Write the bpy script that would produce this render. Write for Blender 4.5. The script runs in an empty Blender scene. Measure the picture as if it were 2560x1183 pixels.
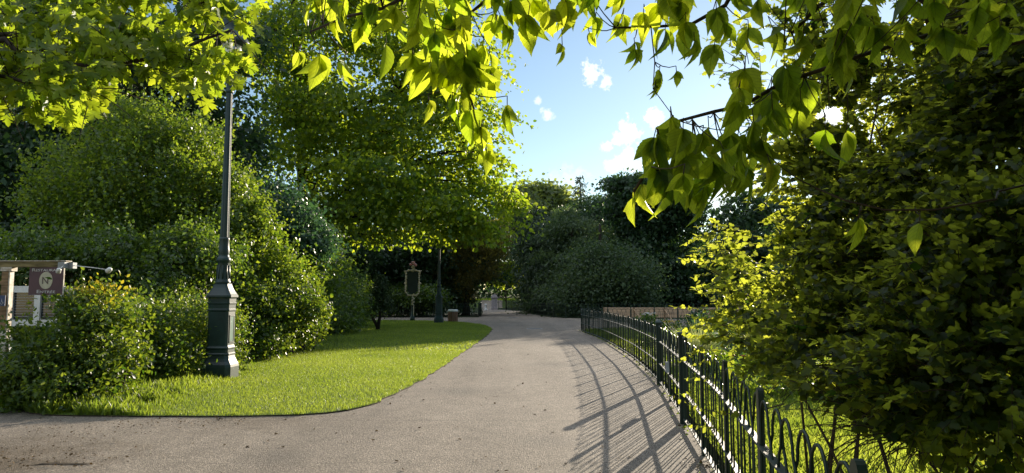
import bpy, math, random
import numpy as np
from mathutils import Vector

PI = math.pi
random.seed(7)
S = bpy.context.scene
COL = S.collection

# ------------------------------------------------------------------ camera
F, CX, CY, EYE = 1788.0, 1280.0, 591.5, 1.6
PITCH = math.atan(153.5 / F)
CP, SP = math.cos(PITCH), math.sin(PITCH)
cam_d = bpy.data.cameras.new('camera')
cam = bpy.data.objects.new('camera', cam_d)
COL.objects.link(cam)
cam.location = (0, 0, EYE)
cam.rotation_euler = (PI / 2 + PITCH, 0, 0)
cam_d.sensor_width = 36.0
cam_d.lens = 36.0 * F / 2560.0
cam_d.clip_start = 0.05
cam_d.clip_end = 5000
S.camera = cam

def ray(px, py):
    a, b = (px - CX) / F, (CY - py) / F
    return (a, CP - b * SP, SP + b * CP)
def W(px, py, Y):
    """world point seen at a place of the photograph, at a distance Y ahead"""
    d = ray(px, py); t = Y / d[1]
    return np.array((d[0] * t, Y, EYE + d[2] * t))
def G(px, py, z=0.0):
    d = ray(px, py); t = (z - EYE) / d[2]
    return np.array((d[0] * t, d[1] * t, z))
def M(px, Y): return px * Y / F          # photo pixels to metres at distance Y
def B(px, py, Y, rx, ry, rd=None):       # an ellipsoid clump of foliage
    a, b = M(rx, Y), M(ry, Y)
    return (W(px, py, Y), (a, rd if rd else (a + b) / 2, b))

AZ, EL = math.radians(24.6), math.radians(13.3)
SUN = np.array((math.sin(AZ) * math.cos(EL), math.cos(AZ) * math.cos(EL), math.sin(EL)))

# ------------------------------------------------------------------ materials
def new_mat(name):
    m = bpy.data.materials.new(name); m.use_nodes = True
    nt = m.node_tree; nt.nodes.clear()
    return m, nt, nt.nodes.new('ShaderNodeOutputMaterial')
def nd(nt, t, **kw):
    n = nt.nodes.new(t)
    for k, v in kw.items():
        if k in n.inputs: n.inputs[k].default_value = v
        else: setattr(n, k, v)
    return n
def c4(c): return (c[0], c[1], c[2], 1.0)
def mixrgb(nt, fac, a, b, mode='MIX'):
    n = nt.nodes.new('ShaderNodeMix'); n.data_type = 'RGBA'; n.blend_type = mode
    for sock, v in ((n.inputs[0], fac), (n.inputs[6], a), (n.inputs[7], b)):
        if hasattr(v, 'is_output'): nt.links.new(v, sock)
        elif isinstance(v, (int, float)): sock.default_value = v
        else: sock.default_value = c4(v)
    return n.outputs[2]
def math_n(nt, op, a, b=None, c=None, clamp=False):
    n = nt.nodes.new('ShaderNodeMath'); n.operation = op; n.use_clamp = clamp
    for i, v in enumerate((a, b, c)):
        if v is None: continue
        if hasattr(v, 'is_output'): nt.links.new(v, n.inputs[i])
        else: n.inputs[i].default_value = v
    return n.outputs[0]
def noise_n(nt, scale, detail=4, rough=.55, vec=None, dist=0.0):
    n = nd(nt, 'ShaderNodeTexNoise', Scale=scale, Detail=detail, Roughness=rough, Distortion=dist)
    if vec is None:
        g = nt.nodes.new('ShaderNodeNewGeometry'); vec = g.outputs['Position']
    nt.links.new(vec, n.inputs['Vector'])
    return n.outputs['Fac']
def ramp(nt, fac, stops):
    r = nt.nodes.new('ShaderNodeValToRGB')
    while len(r.color_ramp.elements) < len(stops): r.color_ramp.elements.new(.5)
    for e, (p, c) in zip(r.color_ramp.elements, stops):
        e.position = p; e.color = c4(c) if not isinstance(c, (int, float)) else (c, c, c, 1)
    nt.links.new(fac, r.inputs[0])
    return r.outputs[0]

def leaf_mat(name, dark, light, tdark, tlight, trans=.5, rough=.45, spec=.4, veins=False):
    m, nt, out = new_mat(name)
    at = nd(nt, 'ShaderNodeAttribute', attribute_name='tone')
    tone = at.outputs['Fac']
    col = mixrgb(nt, tone, dark, light)
    tcol = mixrgb(nt, tone, tdark, tlight)
    p = nd(nt, 'ShaderNodeBsdfPrincipled', Roughness=rough)
    p.inputs['Specular IOR Level'].default_value = spec
    t = nt.nodes.new('ShaderNodeBsdfTranslucent')
    if veins:
        lc = nd(nt, 'ShaderNodeAttribute', attribute_name='lc')
        sx = nt.nodes.new('ShaderNodeSeparateXYZ'); nt.links.new(lc.outputs['Vector'], sx.inputs[0])
        ax = math_n(nt, 'ABSOLUTE', sx.outputs[0])
        q = math_n(nt, 'SUBTRACT', sx.outputs[1], math_n(nt, 'MULTIPLY', ax, .85))
        fr = math_n(nt, 'FRACT', math_n(nt, 'MULTIPLY', q, 8.0))
        tri = math_n(nt, 'ABSOLUTE', math_n(nt, 'SUBTRACT', fr, .5))
        side = math_n(nt, 'MULTIPLY_ADD', tri, -9.0, 1.0, True)
        mid = math_n(nt, 'MULTIPLY_ADD', ax, -45.0, 1.0, True)
        vein = math_n(nt, 'MAXIMUM', math_n(nt, 'MULTIPLY', side, .75), mid)
        blotch = ramp(nt, noise_n(nt, 60, 3), ((.3, .8), (.7, 1.05)))
        tcol = mixrgb(nt, 1.0, tcol, blotch, 'MULTIPLY')
        tcol = mixrgb(nt, math_n(nt, 'MULTIPLY', vein, .6), tcol, (.10, .16, .01))
        bump = nd(nt, 'ShaderNodeBump', Strength=.5, Distance=.002)
        h = math_n(nt, 'ADD', math_n(nt, 'MULTIPLY', vein, -1.0), math_n(nt, 'MULTIPLY', noise_n(nt, 150, 2), .8))
        nt.links.new(h, bump.inputs['Height'])
        nt.links.new(bump.outputs[0], p.inputs['Normal'])
    nt.links.new(col, p.inputs['Base Color'])
    nt.links.new(tcol, t.inputs['Color'])
    mx = nd(nt, 'ShaderNodeMixShader'); mx.inputs[0].default_value = trans
    nt.links.new(p.outputs[0], mx.inputs[1]); nt.links.new(t.outputs[0], mx.inputs[2])
    nt.links.new(mx.outputs[0], out.inputs['Surface'])
    return m

def solid(name, col, rough=.5, spec=.5, metal=0.0, var=.25, scale=6.0, bump=0.0, bscale=40, col2=None, stretch=None):
    m, nt, out = new_mat(name)
    p = nd(nt, 'ShaderNodeBsdfPrincipled', Roughness=rough, Metallic=metal)
    p.inputs['Specular IOR Level'].default_value = spec
    tc = nt.nodes.new('ShaderNodeNewGeometry'); vec = tc.outputs['Position']
    if stretch:
        mp = nt.nodes.new('ShaderNodeMapping'); mp.inputs['Scale'].default_value = stretch
        nt.links.new(vec, mp.inputs['Vector']); vec = mp.outputs[0]
    n = noise_n(nt, scale, 5, .6, vec)
    c2 = col2 if col2 else tuple(max(0, c * (1 - var * 1.6)) for c in col)
    c1 = tuple(min(1, c * (1 + var * .5)) for c in col)
    nt.links.new(mixrgb(nt, ramp(nt, n, ((.35, 0.0), (.65, 1.0))), c2, c1), p.inputs['Base Color'])
    if bump:
        b = nd(nt, 'ShaderNodeBump', Strength=bump, Distance=.01)
        nt.links.new(noise_n(nt, bscale, 4, .6, vec), b.inputs['Height'])
        nt.links.new(b.outputs[0], p.inputs['Normal'])
    nt.links.new(p.outputs[0], out.inputs['Surface'])
    return m

MAT = {}
#                        dark              light            trans dark       trans light
MAT['linden'] = leaf_mat('linden_leaf', (.032, .078, .012), (.092, .145, .022), (.17, .32, .012), (.66, .74, .03), .58)
MAT['maple'] = leaf_mat('maple_leaf', (.045, .095, .010), (.10, .16, .015), (.22, .36, .012), (.62, .70, .03), .58, .4)
MAT['elder'] = leaf_mat('box_elder_leaf', (.020, .055, .008), (.060, .11, .014), (.32, .50, .014), (.84, .90, .05), .66, .42, .4, True)
MAT['shrub'] = leaf_mat('shrub_leaf', (.008, .024, .005), (.026, .056, .009), (.050, .11, .008), (.80, .86, .07), .55, .45, .35)
MAT['laurel'] = leaf_mat('laurel_leaf', (.024, .060, .012), (.095, .145, .025), (.08, .18, .010), (.42, .50, .03), .42, .40, .4)
MAT['privet'] = leaf_mat('privet_leaf', (.040, .080, .014), (.098, .155, .026), (.14, .26, .012), (.46, .56, .03), .48, .38, .5)
MAT['ivy'] = leaf_mat('ivy_leaf', (.030, .068, .017), (.078, .13, .027), (.10, .20, .012), (.34, .46, .03), .44, .36, .5)
MAT['tip'] = leaf_mat('young_tip_leaf', (.15, .12, .02), (.18, .19, .02), (.52, .38, .03), (.60, .60, .03), .5, .35, .5)
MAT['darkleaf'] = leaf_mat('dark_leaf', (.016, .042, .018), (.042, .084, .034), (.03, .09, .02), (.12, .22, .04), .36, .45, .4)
MAT['blueleaf'] = leaf_mat('blue_green_leaf', (.022, .060, .032), (.050, .110, .055), (.05, .13, .04), (.12, .24, .06), .38, .4, .4)
MAT['conifer'] = leaf_mat('conifer_leaf', (.018, .042, .018), (.055, .090, .034), (.03, .06, .015), (.12, .18, .03), .3, .5, .4)
MAT['yew'] = leaf_mat('yew_leaf', (.030, .040, .014), (.11, .095, .03), (.16, .16, .02), (.56, .46, .05), .48, .5, .3)
MAT['greybush'] = leaf_mat('grey_green_leaf', (.030, .060, .026), (.080, .120, .050), (.06, .12, .03), (.24, .34, .07), .35, .5, .4)
MAT['poplar'] = leaf_mat('pale_leaf', (.055, .085, .025), (.12, .16, .045), (.20, .28, .05), (.46, .52, .10), .5, .4, .5)
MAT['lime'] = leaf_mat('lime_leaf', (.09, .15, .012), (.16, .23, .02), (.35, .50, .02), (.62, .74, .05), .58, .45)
MAT['grass'] = leaf_mat('grass_blade', (.055, .100, .014), (.140, .190, .032), (.20, .31, .02), (.58, .66, .07), .53, .45, .35)
MAT['wildgrass'] = leaf_mat('feather_grass_blade', (.10, .14, .05), (.22, .25, .10), (.26, .34, .10), (.60, .60, .22), .5, .5, .3)
MAT['litter'] = leaf_mat('leaf_litter', (.05, .032, .016), (.17, .11, .05), (.08, .05, .02), (.2, .13, .05), .15, .7, .2)
MAT['bark'] = solid('bark', (.055, .042, .030), .9, .2, var=.4, scale=9, bump=.8, bscale=14, stretch=(1, 1, .25))
MAT['darkbark'] = solid('dark_bark', (.030, .024, .018), .9, .2, var=.4, scale=9, bump=.7, bscale=16, stretch=(1, 1, .25))
MAT['twig'] = solid('twig_bark', (.060, .040, .022), .7, .3, var=.3, scale=30)
MAT['greentwig'] = solid('green_twig', (.10, .12, .03), .6, .3, var=.3, scale=30)
MAT['iron'] = solid('green_iron', (.005, .022, .015), .48, .5, var=.25, scale=5, bump=.08, bscale=60)
MAT['rail'] = solid('sunlit_green_iron', (.030, .048, .042), .62, .9, var=.3, scale=9, bump=.1, bscale=60)  # lighter than the bars, so the colour carries the sun's shine on the rails
MAT['lampiron'] = solid('lamp_iron', (.012, .034, .029), .45, .5, var=.25, scale=4, bump=.15, bscale=50)
MAT['sunlitpanel'] = solid('sunlit_panel_paint', (.05, .16, .12), .4, .5, var=.2, scale=8)  # sun on the pedestal's side, put into a paler green
MAT['opal'] = solid('opal_glass', (.8, .82, .82), .15, .5, var=.03)
MAT['gilt'] = solid('gilded_cream_iron', (.62, .52, .36), .35, .6, var=.35, scale=25)
MAT['rose'] = solid('rose_enamel', (.55, .22, .22), .4, .5, var=.2, scale=20)
MAT['board'] = solid('dark_green_board', (.012, .024, .020), .45, .4, var=.2)
MAT['timber'] = solid('weathered_timber', (.30, .19, .10), .75, .3, var=.35, scale=10, bump=.3, bscale=30, stretch=(.3, .3, 3))
MAT['paletimber'] = solid('pale_board', (.60, .40, .25), .75, .3, var=.3, scale=6, bump=.3, bscale=20, stretch=(.3, .3, 6))
MAT['beam'] = solid('mossy_beam', (.24, .19, .09), .8, .2, var=.4, scale=9, stretch=(.4, 2, 2))
MAT['oldwhite'] = solid('flaking_white_paint', (.66, .62, .54), .6, .4, var=.22, scale=12, col2=(.36, .28, .20))
MAT['white'] = solid('white_paint', (.70, .70, .68), .45, .5, var=.08, scale=9)
MAT['whitemetal'] = solid('white_metal', (.78, .78, .76), .3, .5, var=.06)
MAT['greymetal'] = solid('grey_metal', (.30, .32, .34), .35, .5, var=.15)
MAT['signpurple'] = solid('plum_panel', (.085, .036, .045), .45, .4, var=.15, scale=3)
MAT['signcream'] = solid('cream_emblem', (.50, .46, .34), .5, .4, var=.1, scale=6)
MAT['signtext'] = solid('pale_lettering', (.62, .60, .58), .5, .4, var=.03)
MAT['signbrown'] = solid('brown_lettering', (.10, .07, .06), .5, .4, var=.03)
MAT['signblue'] = solid('blue_plate', (.02, .04, .12), .4, .5, var=.08)
MAT['pane'] = solid('dark_pane', (.012, .022, .035), .06, .6, var=.2, scale=2)
MAT['slat'] = solid('brown_slat', (.20, .105, .06), .6, .3, var=.35, scale=7, stretch=(5, 5, .6))
MAT['stone'] = solid('pale_stone', (.34, .30, .30), .8, .3, var=.25, scale=7, bump=.3, bscale=20)
MAT['soil'] = solid('soil', (.060, .045, .030), .95, .2, var=.5, scale=7, bump=.8, bscale=35)
MAT['cover'] = solid('cast_cover', (.09, .09, .09), .6, .4, var=.3, scale=20, bump=.4, bscale=60)
MAT['petalw'] = solid('white_petal', (.75, .75, .72), .6, .3, var=.05)
MAT['petaly'] = solid('yellow_petal', (.75, .50, .06), .6, .3, var=.1)
MAT['petalr'] = solid('red_petal', (.50, .10, .04), .6, .3, var=.1)

def ground_mat(name, a, b, c, s1, s2, bump=.5):
    m, nt, out = new_mat(name)
    p = nd(nt, 'ShaderNodeBsdfPrincipled', Roughness=.95)
    p.inputs['Specular IOR Level'].default_value = .15
    base = mixrgb(nt, ramp(nt, noise_n(nt, s1, 4, .6), ((.35, 0.), (.65, 1.))), a, b)
    base = mixrgb(nt, ramp(nt, noise_n(nt, s2, 3, .6), ((.45, 0.), (.75, .8))), base, c)
    nt.links.new(base, p.inputs['Base Color'])
    bm = nd(nt, 'ShaderNodeBump', Strength=bump, Distance=.03)
    nt.links.new(noise_n(nt, s2 * 2, 4, .7), bm.inputs['Height']); nt.links.new(bm.outputs[0], p.inputs['Normal'])
    nt.links.new(p.outputs[0], out.inputs['Surface'])
    return m
MAT['turf'] = ground_mat('turf', (.055, .095, .016), (.085, .125, .024), (.10, .105, .034), .7, 25)
MAT['ground'] = ground_mat('ground_cover', (.020, .034, .012), (.036, .050, .016), (.045, .038, .022), .3, 6)

def asphalt():
    m, nt, out = new_mat('asphalt')
    p = nd(nt, 'ShaderNodeBsdfPrincipled', Roughness=.86)
    p.inputs['Specular IOR Level'].default_value = .3
    big = ramp(nt, noise_n(nt, .35, 5, .6), ((.3, 0.), (.7, 1.)))
    base = mixrgb(nt, big, (.236, .196, .154), (.288, .242, .192))
    mid = ramp(nt, noise_n(nt, 3.5, 5, .65), ((.28, .80), (.72, 1.10)))
    base = mixrgb(nt, 1.0, base, mid, 'MULTIPLY')
    # trodden earth washed over the walk at the left, and a few old dark stains
    gp = nt.nodes.new('ShaderNodeNewGeometry')
    def spot_mask(x, y, rad, wob):
        dn = nt.nodes.new('ShaderNodeVectorMath'); dn.operation = 'DISTANCE'; nt.links.new(gp.outputs['Position'], dn.inputs[0]); dn.inputs[1].default_value = (x, y, 0)
        f = math_n(nt, 'MULTIPLY_ADD', dn.outputs['Value'], -1.0 / rad, 1.0)
        return math_n(nt, 'MULTIPLY', math_n(nt, 'ADD', f, math_n(nt, 'MULTIPLY_ADD', noise_n(nt, wob, 5, .7), 1.8, -.95)), 1.4, None, True)
    base = mixrgb(nt, math_n(nt, 'MULTIPLY', spot_mask(-5.3, 7.1, 1.7, 2.2), .75), base, (.105, .075, .045))
    base = mixrgb(nt, math_n(nt, 'MULTIPLY', spot_mask(-3.2, 9.5, 1.1, 3.0), .5), base, (.13, .10, .07))
    for sx_, sy_, sr_ in ((.4, 8.2, .5), (-.9, 12.5, .8), (1.2, 17.5, 1.1), (-2.4, 7.4, .45), (.9, 26, 1.6)):
        base = mixrgb(nt, math_n(nt, 'MULTIPLY', spot_mask(sx_, sy_, sr_, 3.5), .38), base, (.12, .105, .09))
    # aggregate: pale and dark stones
    v = nd(nt, 'ShaderNodeTexVoronoi', Scale=95.0)
    g = nt.nodes.new('ShaderNodeNewGeometry'); nt.links.new(g.outputs['Position'], v.inputs['Vector'])
    sx = nt.nodes.new('ShaderNodeSeparateXYZ'); nt.links.new(v.outputs['Color'], sx.inputs[0])
    st = ramp(nt, sx.outputs[0], ((0., .62), (.45, .92), (.8, 1.06), (1., 1.7)))
    base = mixrgb(nt, 1.0, base, st, 'MULTIPLY')
    g2 = ramp(nt, noise_n(nt, 34, 3, .8), ((.40, .68), (.5, .98), (.62, 1.38)))
    base = mixrgb(nt, 1.0, base, g2, 'MULTIPLY')
    # worn pale tracks along the walk and dark stains
    mp = nt.nodes.new('ShaderNodeMapping'); mp.inputs['Scale'].default_value = (1.2, .09, 1)
    nt.links.new(g.outputs['Position'], mp.inputs['Vector'])
    tr = ramp(nt, noise_n(nt, 1.0, 3, .5, mp.outputs[0]), ((.32, .84), (.68, 1.12)))
    base = mixrgb(nt, 1.0, base, tr, 'MULTIPLY')
    # two straight laying seams across the walk
    sp = nt.nodes.new('ShaderNodeSeparateXYZ'); nt.links.new(g.outputs['Position'], sp.inputs[0])
    wob = math_n(nt, 'MULTIPLY_ADD', noise_n(nt, 3.0, 3), .12, -.06)
    for yy, w in ((9.55, .018), (7.12, .012)):
        dd = math_n(nt, 'ABSOLUTE', math_n(nt, 'ADD', math_n(nt, 'SUBTRACT', sp.outputs[1], yy), wob))
        f = math_n(nt, 'MULTIPLY_ADD', dd, -1.0 / w, 1.0, True)
        brk = ramp(nt, noise_n(nt, 1.6, 2), ((.42, 0.), (.55, .7)))
        base = mixrgb(nt, math_n(nt, 'MULTIPLY', f, brk), base, (.07, .06, .05))
    nt.links.new(base, p.inputs['Base Color'])
    b = nd(nt, 'ShaderNodeBump', Strength=.85, Distance=.012)
    h = math_n(nt, 'ADD', noise_n(nt, 42, 4, .8), math_n(nt, 'MULTIPLY', v.outputs['Distance'], 1.2))
    nt.links.new(h, b.inputs['Height']); nt.links.new(b.outputs[0], p.inputs['Normal'])
    nt.links.new(p.outputs[0], out.inputs['Surface'])
    return m
MAT['asphalt'] = asphalt()

# ------------------------------------------------------------------ object helpers
def tag(o, label=None, cat=None, group=None, kind=None):
    if label: o['label'] = label
    if cat: o['category'] = cat
    if group: o['group'] = group
    if kind: o['kind'] = kind
    return o
def empty(name, loc, label, cat, group=None, rz=0.0):
    o = bpy.data.objects.new(name, None); COL.objects.link(o)
    o.location = Vector(loc); o.rotation_euler = (0, 0, rz); o.empty_display_size = .2
    o['abs'] = 0; del o['abs']
    return tag(o, label, cat, group)
def link(name, me, m, parent=None, local=False):
    o = bpy.data.objects.new(name, me); COL.objects.link(o)
    if m: me.materials.append(m)
    if parent is not None:
        o.parent = parent
        if not local:                       # mesh given in world coordinates: keep it there
            r = parent
            while r.parent is not None: r = r.parent
            if parent is r: o.location = -Vector(r.location)
    return o

class MB:
    def __init__(self): self.v = []; self.f = []; self.n = 0; self.sm = []
    def add(self, vs, fs, smooth=False):
        self.v.extend([tuple(map(float, q)) for q in vs])
        self.f.extend([tuple(i + self.n for i in f) for f in fs]); self.sm.extend([smooth] * len(fs))
        self.n += len(vs); return self
    def box(self, c, s, rz=0.0, ax=None):
        c = np.array(c, float)
        if ax is None:
            ca, sa = math.cos(rz), math.sin(rz)
            ax = ((ca, sa, 0), (-sa, ca, 0), (0, 0, 1))
        ax = np.array(ax, float)
        vs = [c + ax[0] * s[0] * i / 2 + ax[1] * s[1] * j / 2 + ax[2] * s[2] * k / 2 for k in (-1, 1) for j in (-1, 1) for i in (-1, 1)]
        return self.add(vs, [(0, 2, 3, 1), (4, 5, 7, 6), (0, 1, 5, 4), (2, 6, 7, 3), (0, 4, 6, 2), (1, 3, 7, 5)])
    def bar(self, a, b, w, h, up=(0, 0, 1)):
        a, b = np.array(a, float), np.array(b, float); d = b - a; L = np.linalg.norm(d); d = d / L
        u = np.array(up, float); x = np.cross(d, u); x /= np.linalg.norm(x); z = np.cross(x, d)
        return self.box((a + b) / 2, (L, w, h), ax=(d, x, z))
    def tube(self, pts, rs, n=8, cap=True, smooth=True):
        pts = [np.array(p, float) for p in pts]
        if not hasattr(rs, '__len__'): rs = [rs] * len(pts)
        rings = []; px = None
        for i, p in enumerate(pts):
            t = pts[min(i + 1, len(pts) - 1)] - pts[max(i - 1, 0)]; t = t / (np.linalg.norm(t) + 1e-9)
            if px is None:
                h = np.array((0, 0, 1.)) if abs(t[2]) < .9 else np.array((1., 0, 0)); px = np.cross(t, h)
            px = px - t * np.dot(px, t); px /= np.linalg.norm(px) + 1e-9; py = np.cross(t, px)
            rings.append([p + rs[i] * (math.cos(2 * PI * k / n) * px + math.sin(2 * PI * k / n) * py) for k in range(n)])
        fs = []
        for i in range(len(pts) - 1):
            for k in range(n):
                fs.append((i * n + k, i * n + (k + 1) % n, (i + 1) * n + (k + 1) % n, (i + 1) * n + k))
        if cap:
            fs.append(tuple(range(n))[::-1]); fs.append(tuple((len(pts) - 1) * n + k for k in range(n)))
        return self.add([q for r in rings for q in r], fs, smooth)
    def lathe(self, c, prof, n=16, square=0.0, rz=0.0, smooth=True, lobes=0, depth=0.0):
        """profile of (radius, z) round a vertical axis; square > 0 gives a square section with cut corners"""
        vs = []; fs = []
        for r, z in prof:
            for k in range(n):
                a = 2 * PI * k / n + rz
                vs.append((c[0] + r * math.cos(a) * (1 - depth * (k % 2) if lobes else 1), c[1] + r * math.sin(a) * (1 - depth * (k % 2) if lobes else 1), c[2] + z))
        if square:
            vs = []; n = 8
            for r, z in prof:
                q = r * square
                for x, y in ((r, -q), (r, q), (q, r), (-q, r), (-r, q), (-r, -q), (-q, -r), (q, -r)):
                    ca, sa = math.cos(rz), math.sin(rz)
                    vs.append((c[0] + x * ca - y * sa, c[1] + x * sa + y * ca, c[2] + z))
        for i in range(len(prof) - 1):
            for k in range(n): fs.append((i * n + k, i * n + (k + 1) % n, (i + 1) * n + (k + 1) % n, (i + 1) * n + k))
        fs.append(tuple(range(n))[::-1]); fs.append(tuple((len(prof) - 1) * n + k for k in range(n)))
        return self.add(vs, fs, smooth)
    def ball(self, c, r, n=8, m=6):
        r = r if hasattr(r, '__len__') else (r, r, r)
        vs = [(c[0], c[1], c[2] - r[2])]; fs = []
        for i in range(1, m):
            t = PI * i / m
            for k in range(n): vs.append((c[0] + r[0] * math.sin(t) * math.cos(2 * PI * k / n), c[1] + r[1] * math.sin(t) * math.sin(2 * PI * k / n), c[2] - r[2] * math.cos(t)))
        vs.append((c[0], c[1], c[2] + r[2])); L = len(vs) - 1
        for k in range(n):
            fs.append((0, 1 + (k + 1) % n, 1 + k)); fs.append((L, 1 + (m - 2) * n + k, 1 + (m - 2) * n + (k + 1) % n))
            for i in range(m - 2): fs.append((1 + i * n + k, 1 + i * n + (k + 1) % n, 1 + (i + 1) * n + (k + 1) % n, 1 + (i + 1) * n + k))
        return self.add(vs, fs, True)
    def build(self, name, m, parent=None, local=False):
        me = bpy.data.meshes.new(name); me.from_pydata(self.v, [], self.f); me.update()
        me.polygons.foreach_set('use_smooth', np.array(self.sm, bool))
        return link(name, me, m, parent, local)

# ------------------------------------------------------------------ leaves
def unit(a): return a / (np.linalg.norm(a, axis=-1, keepdims=True) + 1e-9)
def vnoise(p, seed=0):
    p = np.asarray(p, float) + seed * 17.31
    i = np.floor(p).astype(np.int64); f = p - i; f = f * f * (3 - 2 * f)
    def h(x, y, z):
        n = (x * 374761393 + y * 668265263 + z * 2147483647 % 1274126177 * 0 + z * 1274126177) & 0x7fffffff
        n = ((n ^ (n >> 13)) * 1103515245 + 12345) & 0x7fffffff
        n = ((n ^ (n >> 15)) * 69069 + 1) & 0x7fffffff
        return n / 2147483647.0
    r = 0
    for a in (0, 1):
        for b in (0, 1):
            for c in (0, 1):
                w = (f[:, 0] if a else 1 - f[:, 0]) * (f[:, 1] if b else 1 - f[:, 1]) * (f[:, 2] if c else 1 - f[:, 2])
                r = r + w * h(i[:, 0] + a, i[:, 1] + b, i[:, 2] + c)
    return r

def strip(stations, fold=.25, curl=-.25, twist=0.0):
    vs = []; fs = []
    for y, w in stations:
        z0 = curl * y * y
        vs += [(-w, y, z0 + fold * w), (0, y, z0), (w, y, z0 + fold * w)]
    for i in range(len(stations) - 1):
        a = 3 * i
        fs += [(a, a + 1, a + 4, a + 3), (a + 1, a + 2, a + 5, a + 4)]
    return np.array(vs), fs
def fan(half, centre=.35, fold=.2, curl=-.25):
    pts = [(x, y) for x, y in half] + [(-x, y) for x, y in half[::-1] if x > 1e-6]
    vs = [(0, centre, curl * centre ** 2)] + [(x, y, fold * abs(x) + curl * y * y) for x, y in pts]
    n = len(pts)
    return np.array(vs), [(0, 1 + (k + 1) % n, 1 + k) for k in range(n)]
T = {}
T['quad'] = (np.array([(0, 0, 0), (.34, .45, .09), (0, 1, -.12), (-.34, .45, .09)], float), [(0, 1, 2, 3)])
T['round'] = (np.array([(0, 0, 0), (.40, .25, .08), (.36, .70, .06), (0, 1, -.15), (-.36, .70, .06), (-.40, .25, .08)], float), [(0, 1, 2, 3), (0, 3, 4, 5)])
T['needle'] = (np.array([(-.10, 0, 0), (.10, 0, 0), (.13, .5, .03), (0, 1, -.12), (-.13, .5, .03)], float), [(0, 1, 2, 4), (4, 2, 3)])
T['blade'] = (np.array([(-.05, 0, 0), (.05, 0, 0), (.035, .55, .06), (0, 1, .28), (-.035, .55, .06)], float), [(0, 1, 2, 4), (4, 2, 3)])
T['ovate'] = strip([(0, .02), (.22, .24), (.5, .29), (.78, .17), (1, .0)], .3, -.22)
T['elder'] = strip([(0, .01), (.05, .10), (.15, .24), (.26, .31), (.34, .36), (.38, .335), (.48, .36), (.52, .325), (.61, .31), (.64, .27), (.73, .23), (.76, .19), (.84, .11), (.92, .04), (1.0, .0)], .28, -.34)
T['elderb'] = strip([(0, .01), (.05, .09), (.15, .20), (.26, .28), (.33, .34), (.37, .31), (.47, .33), (.51, .29), (.60, .30), (.63, .25), (.72, .22), (.75, .17), (.84, .11), (.92, .05), (1.0, .0)], .75, -.62)
T['elder3'] = fan([(0, 0), (.10, .04), (.30, .14), (.40, .30), (.52, .44), (.38, .48), (.33, .58), (.28, .72), (.14, .86), (.05, .95), (0, 1.04)], .4, .22, -.32)
T['maple'] = fan([(0, 0), (.07, .03), (.34, -.08), (.27, .05), (.42, .10), (.22, .19), (.40, .25), (.62, .30), (.50, .38), (.68, .54), (.44, .52), (.40, .64), (.14, .50), (.19, .66), (.32, .74), (.16, .76), (.13, .92), (0, 1.06)], .30, .12, -.22)
T['lobed'] = fan([(0, 0), (.20, .02), (.36, .14), (.33, .26), (.45, .40), (.36, .50), (.24, .56), (.27, .70), (.20, .84), (.08, .93), (0, 1)], .4, .22, -.25)

def leaf_mesh(name, P, D, N, size, tone, tmpl, m, parent=None, lc=False, width=None, smooth=True):
    tv, tf = T[tmpl]; n = len(P); k = len(tv)
    D = unit(D); X = unit(np.cross(D, N)); N = np.cross(X, D)
    s = np.broadcast_to(np.asarray(size, float), (n,))[:, None, None]
    w = s if width is None else s * np.broadcast_to(np.asarray(width, float), (n,))[:, None, None]
    V = P[:, None, :] + w * tv[None, :, 0:1] * X[:, None, :] + s * tv[None, :, 1:2] * D[:, None, :] + s * tv[None, :, 2:3] * N[:, None, :]
    V = V.reshape(-1, 3)
    lens = np.array([len(f) for f in tf]); flat = np.concatenate([np.array(f) for f in tf])
    loops = (flat[None, :] + (np.arange(n) * k)[:, None]).ravel()
    tot = np.tile(lens, n); start = np.concatenate(([0], np.cumsum(tot)[:-1]))
    me = bpy.data.meshes.new(name)
    me.vertices.add(n * k); me.vertices.foreach_set('co', V.astype(np.float32).ravel())
    me.loops.add(len(loops)); me.loops.foreach_set('vertex_index', loops.astype(np.int32))
    me.polygons.add(len(tot)); me.polygons.foreach_set('loop_start', start.astype(np.int32)); me.polygons.foreach_set('loop_total', tot.astype(np.int32))
    me.update(calc_edges=True)
    if smooth: me.polygons.foreach_set('use_smooth', np.ones(len(tot), bool))
    at = me.attributes.new('tone', 'FLOAT', 'FACE')
    at.data.foreach_set('value', np.repeat(np.clip(tone, 0, 1), len(tf)).astype(np.float32))
    if lc:
        a2 = me.attributes.new('lc', 'FLOAT_VECTOR', 'POINT')
        a2.data.foreach_set('vector', np.tile(tv, (n, 1)).astype(np.float32).ravel())
    return link(name, me, m, parent)

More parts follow.
